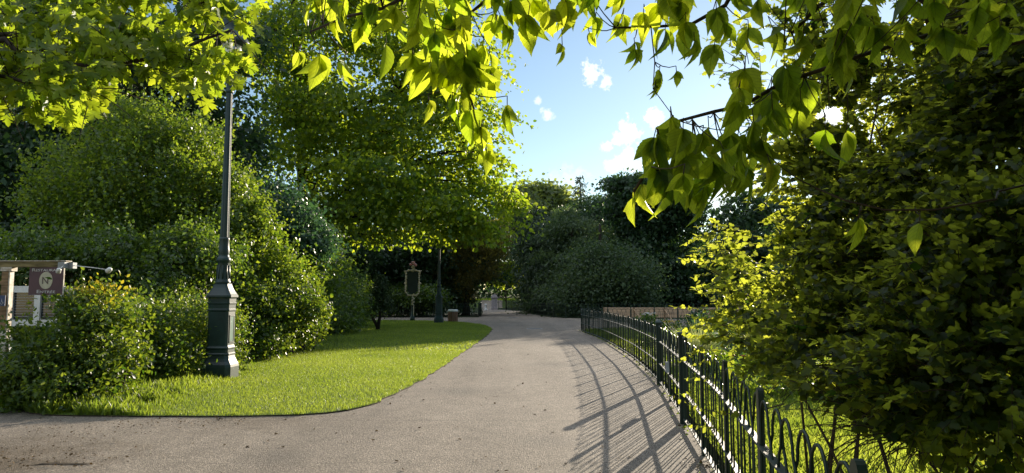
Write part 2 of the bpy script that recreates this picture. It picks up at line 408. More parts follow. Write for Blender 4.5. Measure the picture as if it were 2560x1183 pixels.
def sprays(seed, clumps, n, per=14, sr=.5, flat=.25, droop=.2, rin=.55, gap=0., gapf=.6, up=.4, jit=.6, zmin=.05, nz=.28, hang=.3, tvar=.22, keepf=None, core=0., shoots=0., pz=None):
    r = np.random.default_rng(seed)
    C = np.array([c for c, _ in clumps]); R = np.array([q for _, q in clumps])
    w = R[:, 0] * R[:, 1] + R[:, 1] * R[:, 2] + R[:, 0] * R[:, 2]; w = w / w.sum()
    ns = max(1, int(n / per)); k = r.choice(len(C), ns, p=w)
    u = unit(r.normal(size=(ns, 3)))
    f = rin + (1 - rin) * np.sqrt(r.random(ns))
    f = f * (1 + nz * (vnoise(u * 2.2 + k[:, None] * 7.3, seed) * 2 - 1) + .12 * r.normal(size=ns) * (nz / .28))
    f = f * (1 + .55 * nz * (vnoise(u * 6.5 + k[:, None] * 3.1, seed + 9) * 2 - 1))
    kind = r.random(ns)
    isc = kind < core; f = np.where(isc, .30 + .42 * r.random(ns), f)
    iss = kind > 1 - shoots; f = np.where(iss, f * (1.04 + .14 * r.random(ns)), f)
    c = C[k] + u * R[k] * f[:, None]
    ok = c[:, 2] > zmin
    if gap: ok &= (.65 * vnoise(c * gapf, seed + 3) + .35 * vnoise(c * gapf * 2.7, seed + 4) > gap) | isc
    ok &= ~((c[:, 1] > 58) & (c[:, 1] < 135) & (c[:, 2] < 3.3) & (c[:, 0] > np.interp(c[:, 1], [60, 80, 96, 130], [-3.5, -3.9, -4.9, -6.6])) & (c[:, 0] < np.interp(c[:, 1], [60, 85, 96, 130], [2.8, .6, -1.2, -1.4])))
    if keepf is not None: ok &= keepf(c)
    c, u, iss = c[ok], u[ok], iss[ok]; ns = len(c)
    out = u.copy(); out[:, 2] = out[:, 2] * .45 - droop; out = unit(out + .25 * r.normal(size=out.shape))
    upv = np.array((0, 0, 1.))
    lat = unit(np.cross(out, upv) + 1e-6); nn = np.cross(lat, out)
    ix = np.repeat(np.arange(ns), per); m = len(ix)
    a, b, h = r.normal(size=m) * sr, r.normal(size=m) * sr * .8, r.normal(size=m) * sr * flat
    if shoots:                              # young shoots standing out of the outline
        si = iss[ix]; g = np.abs(a) * 1.3; sd = unit(u[ix] * (.7, .7, .4) + (0, 0, .75))
        out = out.copy(); b = np.where(si, b * .18, b); h = np.where(si, h * .25, h); a = np.where(si, 0, a)
    else: si = None
    P = c[ix] + out[ix] * a[:, None] + lat[ix] * b[:, None] + nn[ix] * h[:, None]
    P[:, 2] -= .5 * droop * (a * a + b * b) / sr
    if si is not None: P = P + np.where(si, g, 0)[:, None] * sd
    N = unit(up * upv + (1 - up) * u[ix] + jit * r.normal(size=(m, 3)))
    D = out[ix] * .6 + .6 * r.normal(size=(m, 3)); D[:, 2] -= hang
    tone = .45 + tvar * r.normal(size=ns)[ix] + .16 * r.normal(size=m)
    P[:, 2] = np.maximum(P[:, 2], .02)
    if pz:
        q = P[:, 2] > pz; P, D, N, tone = P[q], D[q], N[q], tone[q]
    return P, D, N, tone, r

def lumpy(clumps, seed, k, f):
    """add small knobs of growth over each clump so outlines and shading break up"""
    r = np.random.default_rng(seed + 900); out = list(clumps)
    for c, q in clumps:
        q = np.array(q, float)
        for _ in range(k):
            u = unit(r.normal(size=3)); u[2] = u[2] * .8 + .15
            out.append((np.array(c) + u * q * (.86 + .22 * r.random()), tuple(q * f * (.55 + .9 * r.random()) * (1.15, 1.15, .85))))
    return out
def foliage(name, seed, clumps, n, size, mat, parent, tmpl='quad', svar=.25, lumps=(9, .26), **kw):
    if lumps: clumps = lumpy(clumps, seed, *lumps)
    P, D, N, tone, r = sprays(seed, clumps, n, **kw)
    return leaf_mesh(name, P, D, N, size * np.clip(1 + svar * r.normal(size=len(P)), .45, 1.7), tone, tmpl, mat, parent)

def bez(a, b, sag=0.0, n=5, bend=None):
    a, b = np.array(a, float), np.array(b, float)
    mid = (a + b) / 2 + (np.array(bend) if bend is not None else 0)
    out = []
    for i in range(n + 1):
        t = i / n
        p = (1 - t) ** 2 * a + 2 * t * (1 - t) * mid + t * t * b
        p[2] -= sag * 4 * t * (1 - t); out.append(p)
    return out

def trunk(name, base, top, r0, r1, clumps, mat, parent, seed=0, lean=(0, 0, 0), lr=.35, sub=3, start=.3):
    """tapered trunk with limbs reaching into each clump of the crown, one mesh"""
    r = np.random.default_rng(seed); mb = MB()
    pts = bez(base, top, 0, 8, np.array(lean) + r.normal(size=3) * .15 * (1, 1, 0))
    rs = [r0 * (1.35 if i == 0 else 1) * (1 - i / 8) + r1 * i / 8 for i in range(9)]
    mb.tube(pts, rs, 9)
    for c, q in clumps:
        i = int(np.clip((start + (1 - start) * r.random()) * 8, 1, 8))
        zc = c[2]
        best = min(range(1, 9), key=lambda j: abs(pts[j][2] - (zc - .5 * np.linalg.norm((c - pts[j])[:2]) - .3)))
        i = max(best, 2); a = pts[i]
        rr = min(rs[i] * .75, lr)
        L = bez(a, c, 0, 6, r.normal(size=3) * .12 * np.linalg.norm(c - a) + np.array((0, 0, .08 * np.linalg.norm(c - a))))
        mb.tube(L, [rr * (1 - .8 * t / 6) for t in range(7)], 6)
        for s in range(sub):
            e = c + unit(r.normal(size=3)) * np.array(q) * .8
            a2 = L[3 + s % 3]
            mb.tube(bez(a2, e, 0, 4, r.normal(size=3) * .1 * np.linalg.norm(e - a2)), [rr * .35 * (1 - .85 * t / 4) for t in range(5)], 5)
    return mb.build(name, mat, parent)

def tree(name, label, cat, base, top, r0, clumps, n, size, mat, seed, bark='bark', group=None, tk=None, **kw):
    o = empty(name, (base[0], base[1], 0), label, cat, group)
    trunk('trunk', base, top, r0, r0 * .3, clumps, MAT[bark], o, seed, **(tk or {}))
    foliage('crown', seed + 50, clumps, n, size, MAT[mat], o, **kw)
    return o
def bush(name, label, cat, base, clumps, n, size, mat, seed, group=None, stems=7, bark='twig', tmpl='quad', **kw):
    o = empty(name, (base[0], base[1], 0), label, cat, group)
    r = np.random.default_rng(seed); mb = MB()
    for c, q in clumps:
        for i in range(stems):
            a = np.array((c[0] + r.normal() * q[0] * .25, c[1] + r.normal() * q[1] * .25, 0.0))
            e = c + unit(r.normal(size=3)) * np.array(q) * .75
            e[2] = max(e[2], .3)
            mb.tube(bez(a, e, 0, 4, r.normal(size=3) * .1), [.022, .019, .014, .010, .005], 5)
    mb.build('stems', MAT[bark], o)
    foliage('foliage', seed + 50, clumps, n, size, MAT[mat], o, tmpl, zmin=kw.pop('zmin', .05), **kw)
    return o

def inpoly(P, poly):
    x, y = P[:, 0], P[:, 1]; r = np.zeros(len(P), bool); n = len(poly); j = n - 1
    for i in range(n):
        xi, yi = poly[i][:2]; xj, yj = poly[j][:2]
        r ^= ((yi > y) != (yj > y)) & (x < (xj - xi) * (y - yi) / (yj - yi + 1e-12) + xi); j = i
    return r
def smooth_line(pts, step=.25, closed=False):
    pts = [np.array(p, float) for p in pts]; n = len(pts); out = []
    for i in range(n if closed else n - 1):
        p0 = pts[(i - 1) % n] if closed or i > 0 else 2 * pts[0] - pts[1]
        p1, p2 = pts[i], pts[(i + 1) % n]
        p3 = pts[(i + 2) % n] if closed or i < n - 2 else 2 * pts[-1] - pts[-2]
        m = max(2, int(np.linalg.norm(p2 - p1) / step))
        for j in range(m):
            t = j / m
            out.append(.5 * (2 * p1 + (p2 - p0) * t + (2 * p0 - 5 * p1 + 4 * p2 - p3) * t * t + (3 * p1 - p0 - 3 * p2 + p3) * t ** 3))
    if not closed: out.append(pts[-1])
    return np.array(out)

#@@SETTING
# ------------------------------------------------------------------ the setting: ground, walk, lawn
def sheet(name, poly, z, m, skirt=0.0):
    n = len(poly)
    from mathutils.geometry import tessellate_polygon
    tris = tessellate_polygon([[Vector((p[0], p[1], 0)) for p in poly]])
    vs = [(p[0], p[1], z) for p in poly]; fs = []
    for t in tris:
        a, b, c = [np.array(vs[i]) for i in t]
        fs.append(tuple(t) if np.cross(b - a, c - a)[2] > 0 else tuple(t)[::-1])
    if skirt:
        vs += [(p[0], p[1], z - skirt) for p in poly]
        ar = sum(poly[i][0] * poly[(i + 1) % n][1] - poly[(i + 1) % n][0] * poly[i][1] for i in range(n))
        for i in range(n):
            j = (i + 1) % n
            fs.append((i, n + i, n + j, j) if ar > 0 else (j, n + j, n + i, i))
    me = bpy.data.meshes.new(name); me.from_pydata(vs, [], fs); me.update()
    o = tag(link(name, me, m), kind='structure')
    if skirt:
        me.materials.append(MAT['soil'])
        mi = np.zeros(len(fs), np.int32); mi[len(tris):] = 1; me.polygons.foreach_set('material_index', mi)
    return o

sheet('ground', [(-200, -45), (200, -45), (200, 230), (-200, 230)], -.02, MAT['ground'])
# right-hand railing line, near to far, then turning right round the garden
RAIL = smooth_line([(.72, .2), (1.02, 2.0), (1.29, 3.6), (1.55, 5.0), (1.83, 6.6), (2.2, 9.3), (2.73, 13.4), (3.02, 16.8), (3.24, 20.4), (3.46, 27.8), (3.34, 34.3), (3.75, 36.4), (5.2, 37.3), (9, 38), (16, 38.6), (26, 39)], .05)
LEFTFENCE = [(-14.5, 60.0), (-8, 60.0), (-3.0, 59.6), (-3.0, 66), (-3.4, 80), (-4.2, 96)]
RIGHTFENCE = [(-1.9, 99), (-.6, 96), (1.0, 85.5), (2.2, 71.5), (3.0, 62), (4.2, 57.5), (8, 55.6), (14, 54.8), (30, 54.5)]
path_poly = [(-30, -14), (.4, -14)] + [(p[0] + .03, p[1]) for p in RAIL[::6]] + [(26, 54.2), (14, 54.5), (8, 55.3), (4.1, 57.2), (2.9, 62), (2.1, 71.5), (.9, 85.5), (-.7, 96), (-2.0, 99),
             (-2.3, 125), (-5.0, 125), (-4.0, 96), (-3.2, 80), (-2.8, 66), (-2.8, 59.4), (-8, 59.7), (-16, 59.7), (-30, 40)]
sheet('path', path_poly, 0.0, MAT['asphalt'])
LAWN = smooth_line([(-9.2, 10.9), (-7.4, 10.55), (-6.3, 9.95), (-4.6, 9.8), (-3.4, 9.85), (-2.55, 10.1), (-2.1, 10.9), (-1.86, 13), (-1.6, 17), (-1.38, 22), (-1.12, 29), (-1.0, 35), (-1.15, 38.5), (-1.75, 42.5), (-2.8, 46), (-4.2, 48.5), (-6.5, 50.5), (-9.5, 51.5), (-14, 52), (-20, 50), (-22, 30), (-20, 14), (-13, 11)], .35, True)
r0 = np.random.default_rng(5)
LAWN[:, :2] += r0.normal(size=(len(LAWN), 2)) * .028
sheet('lawn', LAWN, .018, MAT['turf'], .03)
garden_poly = [(p[0] + .14, p[1]) for p in RAIL[::8] if p[1] < 36.0] + [(4.0, 36.2), (5.4, 37.0), (9, 37.7), (26, 38.6), (40, 38.6), (40, -6), (1.0, -6)]
sheet('garden_lawn', garden_poly, .03, MAT['turf'], .05)
# rising walk beyond the stone pillar
sheet('far_bank', [(-40, 100), (60, 100), (60, 200), (-40, 200)], -.01, MAT['ground'])
mb = MB(); mb.add([(-5.2, 118, .0), (-1.6, 118, .0), (-2.0, 150, 2.6), (-6.0, 150, 2.6)], [(0, 1, 2, 3)])
tag(mb.build('far_path', MAT['asphalt']), kind='structure')
mb = MB(); mb.add([(-40, 119, -.02), (40, 119, -.02), (40, 165, 3.6), (-40, 165, 3.6)], [(0, 1, 2, 3)])
tag(mb.build('far_slope', MAT['turf']), kind='structure')

def blades(name, label, seed, poly, n, box, hmean, m, zg=.018, keep=None, lean=.35, tmpl='blade', wid=1.0, dens=None):
    r = np.random.default_rng(seed)
    P = np.column_stack((r.uniform(box[0], box[1], n), r.uniform(box[2], box[3], n), np.full(n, zg)))
    ok = inpoly(P, poly)
    if dens is not None: ok &= r.random(n) < dens(P)
    P = P[ok]; k = len(P)
    D = np.column_stack((r.normal(size=k) * lean, r.normal(size=k) * lean, np.ones(k)))
    N = np.column_stack((r.normal(size=k), r.normal(size=k), r.normal(size=k) * .2))
    h = hmean(P) if callable(hmean) else hmean
    cl = vnoise(P * .9, seed)
    s = h * np.clip(1 + .35 * r.normal(size=k), .3, 2.0)
    tone = .05 + .5 * cl + .45 * vnoise(P * (.35, .35, 0), seed + 2) + .18 * r.normal(size=k)
    o = leaf_mesh(name, P, D, N, s, tone, tmpl, m, None, width=wid)
    return tag(o, label, 'grass', kind='stuff')
def lawn_h(P):
    d = np.min([np.hypot(P[:, 0] - q[0], P[:, 1] - q[1]) for q in LAWN[::2]], axis=0)
    h = .030 + .022 * np.exp(-(d / .10) ** 2)
    hedge = -5.75 - .12 * (P[:, 1] - 13)
    h = h + .10 * np.clip((hedge + .55 - P[:, 0]) / .6, 0, 1) * (P[:, 1] < 16) * (vnoise(P * 3.0, 4) > .35)
    return h
blades('mown_grass', 'bright mown grass of the lawn round the near lamp post', 11, LAWN, 330000, (-9.5, -1.0, 9.4, 22), lawn_h, MAT['grass'], wid=1.5)
blades('far_mown_grass', 'shaded mown grass towards the far end of the lawn', 12, LAWN, 150000, (-14, -.8, 21.5, 52), .045, MAT['grass'], wid=2.6)
blades('garden_grass', 'sunlit long grass behind the green railing', 13, garden_poly, 170000, (1.2, 9, .4, 13), lambda P: .035 + .05 * vnoise(P * 1.3, 9), MAT['grass'], .03, wid=1.8, lean=.6)
blades('garden_turf', 'low grass of the garden beds beyond the railing', 14, garden_poly, 90000, (3, 26, 12, 38), .07, MAT['grass'], .03, wid=3.0)
blades('slope_grass', 'sunlit grass on the slope past the stone pillar', 15, [(-16, 125), (14, 125), (14, 165), (-16, 165)], 6000, (-12, 6, 125, 160), .3, MAT['lime'], 1.2, wid=3.0)
def fence_edge(y): return np.interp(y, RAIL[:600, 1], RAIL[:600, 0]) - .05
# weeds and leaf crumbs along the foot of the railing and the lawn edge
r = np.random.default_rng(21)
idx = r.integers(40, len(RAIL) - 400, 260)
P = np.column_stack((RAIL[idx, 0] + r.normal(size=260) * .05 - .03, RAIL[idx, 1], np.full(260, .012)))
D = r.normal(size=(260, 3)); D[:, 2] = np.abs(D[:, 2]) * .5
tag(leaf_mesh('weeds', P, D, np.tile((0, 0, 1.), (260, 1)) + r.normal(size=(260, 3)) * .4, r.uniform(.02, .06, 260), r.random(260), 'round', MAT['grass']), 'small weeds along the foot of the green railing', 'weeds', kind='stuff')
n = 700
c = [(G(60, 1128), .55), (G(150, 1150), .35), (G(15, 1145), .5), (G(250, 1075), .5), (G(420, 1055), .5), (G(560, 1052), .25), (G(1785, 1165), .18)]
k = r.integers(0, len(c), n); P = np.array([c[i][0] for i in k]) + r.normal(size=(n, 3)) * np.array([[c[i][1], c[i][1] * .8, 0] for i in k])
P[:, 2] = .008 + r.random(n) * .012
P = P[~inpoly(P, LAWN)]; n = len(P)
D = r.normal(size=(n, 3)); D[:, 2] *= .15
tag(leaf_mesh('leaf_litter', P, D, np.tile((0, 0, 1.), (n, 1)) + r.normal(size=(n, 3)) * .35, r.uniform(.010, .034, n), r.random(n), 'round', MAT['litter']), 'dry leaf litter scattered on the asphalt', 'leaf litter', kind='stuff')
n = 150; P = np.column_stack((r.uniform(-5, 2.4, n), 6.3 + 16 * r.random(n) ** 1.6, np.full(n, .010)))
P = np.vstack((P, np.column_stack((LAWN[::2, 0] + np.abs(r.normal(size=len(LAWN[::2]))) * .12, LAWN[::2, 1] - np.abs(r.normal(size=len(LAWN[::2]))) * .12, np.full(len(LAWN[::2]), .010)))))
P = P[(P[:, 1] < 24) & (P[:, 0] > -7) & (P[:, 0] < fence_edge(P[:, 1]))]; n = len(P); D = r.normal(size=(n, 3)); D[:, 2] *= .2
tag(leaf_mesh('fallen_leaves', P, D, np.tile((0, 0, 1.), (n, 1)) + r.normal(size=(n, 3)) * .3, r.uniform(.02, .05, n), r.random(n), 'round', MAT['litter']), 'odd fallen leaves dotted over the path and along the lawn edge', 'fallen leaves', kind='stuff')
pts = smooth_line([(-4.62, 7.02, 0), (-4.45, 7.05, 0), (-4.2, 7.04, 0), (-4.0, 7.07, 0), (-4.25, 7.10, 0), (-4.5, 7.12, 0)], .04, True)
sheet('soil_patch', [(p[0] + random.gauss(0, .015), p[1] + random.gauss(0, .01)) for p in pts], .005, MAT['soil'])
for lab, p, rx in (('round cast cover in the asphalt, the nearer and larger one', G(1336, 822), .42), ('round cast cover in the asphalt farther up the path', G(1282, 794.5), .5)):
    o = empty('manhole_cover', (p[0], p[1], 0), lab, 'manhole cover', 'cast covers in the path')
    MB().lathe((p[0], p[1], 0), [(rx, .001), (rx, .007), (rx * .86, .007), (rx * .86, .003)], 24, smooth=False).build('rim', MAT['greymetal'], o)
    MB().lathe((p[0], p[1], 0), [(rx * .84, .002), (rx * .84, .008)], 24, smooth=False).build('lid', MAT['cover'], o)

#@@IRON
# ------------------------------------------------------------------ railings
def arclen(L): return np.concatenate(([0], np.cumsum(np.linalg.norm(np.diff(L[:, :2], axis=0), axis=1))))
class Line:
    def __init__(s, L): s.L = L; s.s = arclen(L); s.len = s.s[-1]
    def at(s, q): return np.array((np.interp(q, s.s, s.L[:, 0]), np.interp(q, s.s, s.L[:, 1]), 0.))
    def find(s, y): return s.s[np.argmin(np.abs(s.L[:, 1] - y))]
def hoops(mb, ln, a, b, H, sp, rad, rails, n=5, seg=8):
    """interlaced bow-topped bars between two posts: each hoop's legs stand three quarters of a pitch out, so all bars come out evenly spaced"""
    k = max(1, round((b - a) / sp)); w = (b - a) / k
    for i in range(k):
        c = a + (i + .5) * w; lo, hi = max(c - .75 * w, a + .01), min(c + .75 * w, b - .01)
        y = ln.at(c); pts = []
        rr = .46 * w; zc = H - rr * 1.1
        def off(q, sgn): return ln.at(q)
        pts += [ln.at(lo) + (0, 0, .05), ln.at(lo) + (0, 0, rails[0]), ln.at(c - max(.60 * w, 0) if c - .60 * w > a else a + .012) + (0, 0, (rails[0] + zc) / 2 + .02)]
        for j in range(seg + 1):
            t = PI * j / seg
            pts.append(ln.at(c - rr * math.cos(t)) + (0, 0, zc + rr * 1.1 * math.sin(t)))
        pts += [ln.at(min(c + .60 * w, b - .012)) + (0, 0, (rails[0] + zc) / 2 + .02), ln.at(hi) + (0, 0, rails[0]), ln.at(hi) + (0, 0, .05)]
        t2 = ln.at(min(c + .05, ln.len)) - ln.at(max(c - .05, 0)); t2 = t2 / np.linalg.norm(t2)
        sh = np.array((-t2[1], t2[0], 0)) * rad * .9 * (1 if i % 2 else -1)
        mb.tube([p + sh for p in pts], rad, n)
def flat_rail(ln, a, b, z, w, h, step=.3):
    mb = MB(); k = max(1, int((b - a) / step)); vs = []; fs = []
    for i in range(k + 1):
        q = a + (b - a) * i / k; p = ln.at(q); t = ln.at(min(q + .05, ln.len)) - ln.at(max(q - .05, 0)); t /= np.linalg.norm(t); x = np.array((-t[1], t[0], 0))
        for sx, sz in ((-1, -1), (1, -1), (1, 1), (-1, 1)): vs.append(p + x * sx * w / 2 + (0, 0, z + sz * h / 2))
        if i:
            o = 4 * (i - 1)
            for j in range(4): fs.append((o + j, o + (j + 1) % 4, o + 4 + (j + 1) % 4, o + 4 + j))
    fs += [(3, 2, 1, 0), (4 * k, 4 * k + 1, 4 * k + 2, 4 * k + 3)]
    return mb.add(vs, fs)
def round_post(p, t, H, w=.075, d=.03):
    """flat post with a rounded head"""
    mb = MB(); x = np.array(t); y = np.array((-x[1], x[0], 0)); out = []
    for j in range(9):
        a = PI * j / 8; out.append((w / 2 * math.cos(a), H - w / 2 + w / 2 * math.sin(a)))
    prof = [(w / 2, 0)] + out + [(-w / 2, 0)]; n = len(prof)
    vs = [p + x * q[0] + y * s * d / 2 + np.array((0, 0, q[1])) for s in (-1, 1) for q in prof]
    fs = [tuple(range(n)), tuple(range(2 * n - 1, n - 1, -1))] + [(i, n + i, n + (i + 1) % n, (i + 1) % n) for i in range(n)]
    return mb.add(vs, fs)
def tang(ln, q):
    t = ln.at(min(q + .1, ln.len)) - ln.at(max(q - .1, 0)); return t / np.linalg.norm(t)
H, RAILS = 1.06, (.80, .40, .07)
LN = Line(RAIL)
def railing(label, a, b, sp_post, offset=0., thick=.075, gap=.27, rad=.0075):
    c = LN.at((a + b) / 2); o = empty('railing', c, label, 'railing', 'green railings')
    k = max(1, round((b - a) / sp_post)); w = (b - a) / k
    for i in range(k):
        mb = MB(); hoops(mb, LN, a + i * w + .03, a + (i + 1) * w - .03, H, gap, rad, RAILS)
        mb.build('bar_panel', MAT['iron'], o)
    for i in range(k + 1):
        q = min(max(a + i * w, a + .02), b - .02)
        round_post(LN.at(q), tang(LN, q), H + .05, thick).build('post', MAT['iron'], o)
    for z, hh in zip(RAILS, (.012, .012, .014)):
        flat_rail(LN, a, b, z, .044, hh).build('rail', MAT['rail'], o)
    return o
qa, qb = LN.find(9.3), LN.find(13.4)
railing('green bow-topped railing nearest the camera, under the leafy shrub', .3, qa - .08, 1.9, thick=.085)
railing('long green bow-topped railing curving away along the right of the path', qb + .08, LN.len - .5, 1.3, thick=.05)
# big posts and the double gate between them
for q, lab in ((qa, 'nearer square green gate post with a pyramid cap'), (qb, 'farther square green gate post with a pyramid cap')):
    p = LN.at(q); t = tang(LN, q); rz = math.atan2(t[1], t[0])
    o = empty('gate_post', p, lab, 'gate post', 'gate posts', rz)
    MB().lathe((0, 0, 0), [(.052, 0), (.052, 1.13)], square=.92, smooth=False).build('shaft', MAT['iron'], o, True)
    MB().lathe((0, 0, 0), [(.066, 1.131), (.066, 1.15), (.03, 1.185), (.003, 1.20)], square=.96, smooth=False).build('cap', MAT['lampiron'], o, True)
o = empty('gate', LN.at((qa + qb) / 2), 'green double gate of bow-topped bars between the two square posts', 'gate')
qm = (qa + qb) / 2
for a, b in ((qa + .09, qm - .015), (qm + .015, qb - .09)):
    mb = MB(); hoops(mb, LN, a + .05, b - .05, H, .27, .0075, RAILS)
    lf = mb.build('gate_leaf', MAT['iron'], o); loc = Vector(o.location)
    for q in (a + .02, b - .02): round_post(LN.at(q), tang(LN, q), H + .03, .06).build('frame_post', MAT['iron'], lf)
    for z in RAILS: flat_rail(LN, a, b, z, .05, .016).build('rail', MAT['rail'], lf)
p = LN.at(qm); t = tang(LN, qm)
MB().box(p + (-.04, 0, .52), (.05, .12, .16), math.atan2(t[1], t[0]) + PI / 2).build('lock_box', MAT['greymetal'], o)
def far_railing(label, pts, hh=1.15, sp_post=2.0):
    ln = Line(smooth_line(pts, .2)); o = empty('railing', ln.at(ln.len / 2), label, 'railing', 'green railings')
    k = max(1, round(ln.len / sp_post)); w = ln.len / k
    for i in range(k):
        mb = MB(); hoops(mb, ln, i * w + .03, (i + 1) * w - .03, hh, .28, .010, RAILS, 4, 6); mb.build('bar_panel', MAT['iron'], o)
    for i in range(k + 1):
        q = min(max(i * w, .03), ln.len - .03); round_post(ln.at(q), tang(ln, q), hh + .04, .07, .05).build('post', MAT['iron'], o)
    for z in (hh - .26, .42, .09): flat_rail(ln, 0, ln.len, z, .05, .02).build('rail', MAT['iron'], o)
far_railing('dark green railing behind the wooden bin and the far lamp post', LEFTFENCE)
far_railing('dark green railing under the dark trees right of the far path', RIGHTFENCE)

# ------------------------------------------------------------------ street lamps
def lamp(base, label, sc=1.0):
    x, y = base[0], base[1]; o = empty('street_lamp', (x, y, .05), label, 'street lamp', 'green cast iron street lamps')
    c = (0, 0, 0); m = MAT['lampiron']
    MB().lathe(c, [(.292, -.06), (.292, .20), (.285, .25), (.25, .31), (.232, .36), (.222, .42), (.232, .43), (.232, .455), (.218, .475)], square=.72, smooth=False).build('plinth', m, o, True)
    MB().lathe(c, [(.212, .475), (.212, .54), (.222, .555), (.222, .575), (.206, .60), (.202, .62), (.202, 1.28), (.216, 1.30), (.216, 1.325), (.206, 1.34), (.210, 1.42), (.222, 1.44), (.222, 1.46), (.212, 1.47), (.214, 1.545)], square=.80, smooth=False).build('pedestal', m, o, True)
    # raised frame and a panel coloured paler for sunlight on the side towards the walk, and on the face towards the camera
    pn = MB()
    for zz in (.68, 1.20): pn.box((.209, 0, zz), (.014, .24, .03))
    for yy in (-.105, .105): pn.box((.2085, yy, .94), (.013, .03, .49))
    pn.build('panel_frame', m, o, True)
    MB().box((.2045, 0, .94), (.008, .175, .485)).build('panel', MAT['sunlitpanel'], o, True)
    MB().lathe(c, [(.232, 1.546), (.246, 1.565), (.246, 1.60), (.225, 1.63), (.19, 1.69), (.16, 1.75), (.142, 1.80), (.138, 1.83)], square=.75, smooth=False).build('cornice', m, o, True)
    MB().lathe(c, [(.136, 1.831), (.146, 1.85), (.146, 1.875), (.134, 1.89), (.128, 1.95), (.118, 2.12), (.108, 2.24), (.118, 2.26), (.134, 2.29), (.138, 2.315), (.126, 2.35), (.104, 2.375), (.098, 2.41), (.104, 2.43), (.104, 2.52), (.098, 2.55), (.094, 2.70), (.100, 2.72), (.096, 2.76)], 20).build('baluster', m, o, True)
    fl = MB()
    for k in range(10):
        a = 2 * PI * k / 10; fl.tube([(.131 * math.cos(a), .131 * math.sin(a), 1.93), (.117 * math.cos(a), .117 * math.sin(a), 2.2)], .012, 5)
    fl.build('acanthus_ribs', m, o, True)
    MB().lathe(c, [(.090, 2.76), (.086, 3.0), (.062, 5.72)], 20, lobes=1, depth=.07, smooth=False).build('shaft', m, o, True)
    MB().lathe(c, [(.064, 5.72), (.078, 5.74), (.078, 5.77), (.062, 5.80), (.060, 5.90), (.074, 5.93), (.05, 5.97), (.046, 6.08), (.082, 6.12), (.10, 6.17)], 16).build('collar', m, o, True)
    MB().lathe(c, [(.10, 6.171), (.16, 6.35), (.205, 6.62), (.21, 6.72)], 16).build('globe', MAT['opal'], o, True)
    gf = MB()
    for k in range(4):
        a = PI / 4 + PI / 2 * k; gf.tube([(.104 * math.cos(a), .104 * math.sin(a), 6.16), (.166 * math.cos(a), .166 * math.sin(a), 6.35), (.213 * math.cos(a), .213 * math.sin(a), 6.62), (.222 * math.cos(a), .222 * math.sin(a), 6.74)], .010, 5)
    gf.build('lantern_frame', m, o, True)
    MB().lathe(c, [(.38, 6.73), (.385, 6.76), (.34, 6.84), (.25, 6.94), (.17, 7.02), (.15, 7.06), (.155, 7.22), (.165, 7.25), (.12, 7.32), (.04, 7.42), (.02, 7.50)], 18).build('hood', m, o, True)
    return o
L1 = G(549, 948)
lamp(L1, 'tall green cast iron lamp post standing near on the sunlit lawn')
lamp(W(1097, 798, 46), 'green cast iron lamp post far off, left of the wooden bin')

# ------------------------------------------------------------------ small things by the far walk
# ornate notice board with a gilded garland frame
p = W(1031, 796, 50); o = empty('ornate_sign', (p[0], p[1], 0), 'dark board in a gilded scrollwork frame on a post in front of the far trees', 'ornate sign')
hz = lambda py: W(1031, py, 50)[2]
MB().lathe((0, 0, 0), [(.17, 0), (.17, .25), (.11, .35), (.085, .6), (.075, hz(762)), (.10, hz(760)), (.06, hz(750)), (.05, hz(734))], 12).build('post', MAT['lampiron'], o, True)
mb = MB(); rr = np.random.default_rng(3)
for i in range(26):
    z = hz(764) + (hz(736) - hz(764)) * i / 25; a = i * .8
    mb.ball((.07 * math.cos(a) + .03, -.07 * abs(math.sin(a)) - .02, z), .035 + .02 * rr.random(), 6, 4)
mb.tube([(.08, -.05, .1), (.08, -.06, hz(765))], .025, 6)
mb.build('vine_ornament', MAT['gilt'], o, True)
x0, x1 = -M(13.5, 50), M(12, 50); zt, zb = hz(683), hz(727); zm = hz(735)
bd = MB(); out = [(x0, zb), (x0 * .4, zm), (x1 * .4, zm), (x1, zb), (x1, zt), (x1 * .5, hz(680)), (x0 * .5, hz(680)), (x0, zt)]
n = len(out); bd.add([(q[0], s, q[1]) for s in (-.05, .05) for q in out], [tuple(range(n)), tuple(range(2 * n - 1, n - 1, -1))] + [(i, n + i, n + (i + 1) % n, (i + 1) % n) for i in range(n)])
bd.build('board', MAT['board'], o, True)
fr = MB(); e = .10; oo = [(q[0] + (e if q[0] > 0 else -e), q[1] + (e if q[1] > (zt + zb) / 2 else -e)) for q in out]
for i in range(n):
    a, b = np.array(oo[i]), np.array(oo[(i + 1) % n]); k = max(2, int(np.linalg.norm(b - a) / .09))
    for j in range(k):
        q = a + (b - a) * j / k; s = .045 + .03 * rr.random()
        fr.ball((q[0] + rr.normal() * .015, -.04 + rr.normal() * .03, q[1] + rr.normal() * .015), (s, .05, s), 6, 4)
fr.tube([(q[0] * 1.06, .0, q[1]) for q in oo + oo[:1]], .022, 5)
for sx in (x0 - .12, x1 + .14):
    fr.tube([(sx, 0, zt - .1), (sx * 1.12, 0, zt + .12), (sx * 1.2, 0, zt + .16)], .04, 6)
    fr.ball((sx * 1.08, 0, (zt + zb) / 2 - .1), .08, 6, 4)
fr.build('scroll_frame', MAT['gilt'], o, True)
cr = MB(); zc = hz(668)
cr.tube([(0, 0, hz(680)), (.02, 0, hz(672)), (-.01, 0, hz(665))], [.09, .06, .05], 6)
for i in range(9): cr.ball((rr.normal() * .05, -.03 + rr.normal() * .04, zc + rr.normal() * .12), .05 + .02 * rr.random(), 6, 4)
cr.build('crest', MAT['gilt'], o, True)
fw = MB()
for dx, dz in ((-.16, .2), (.16, .2), (.06, .24), (.19, .14)): fw.ball((dx, -.05, zc + dz - .02), (.10, .08, .085), 7, 5)
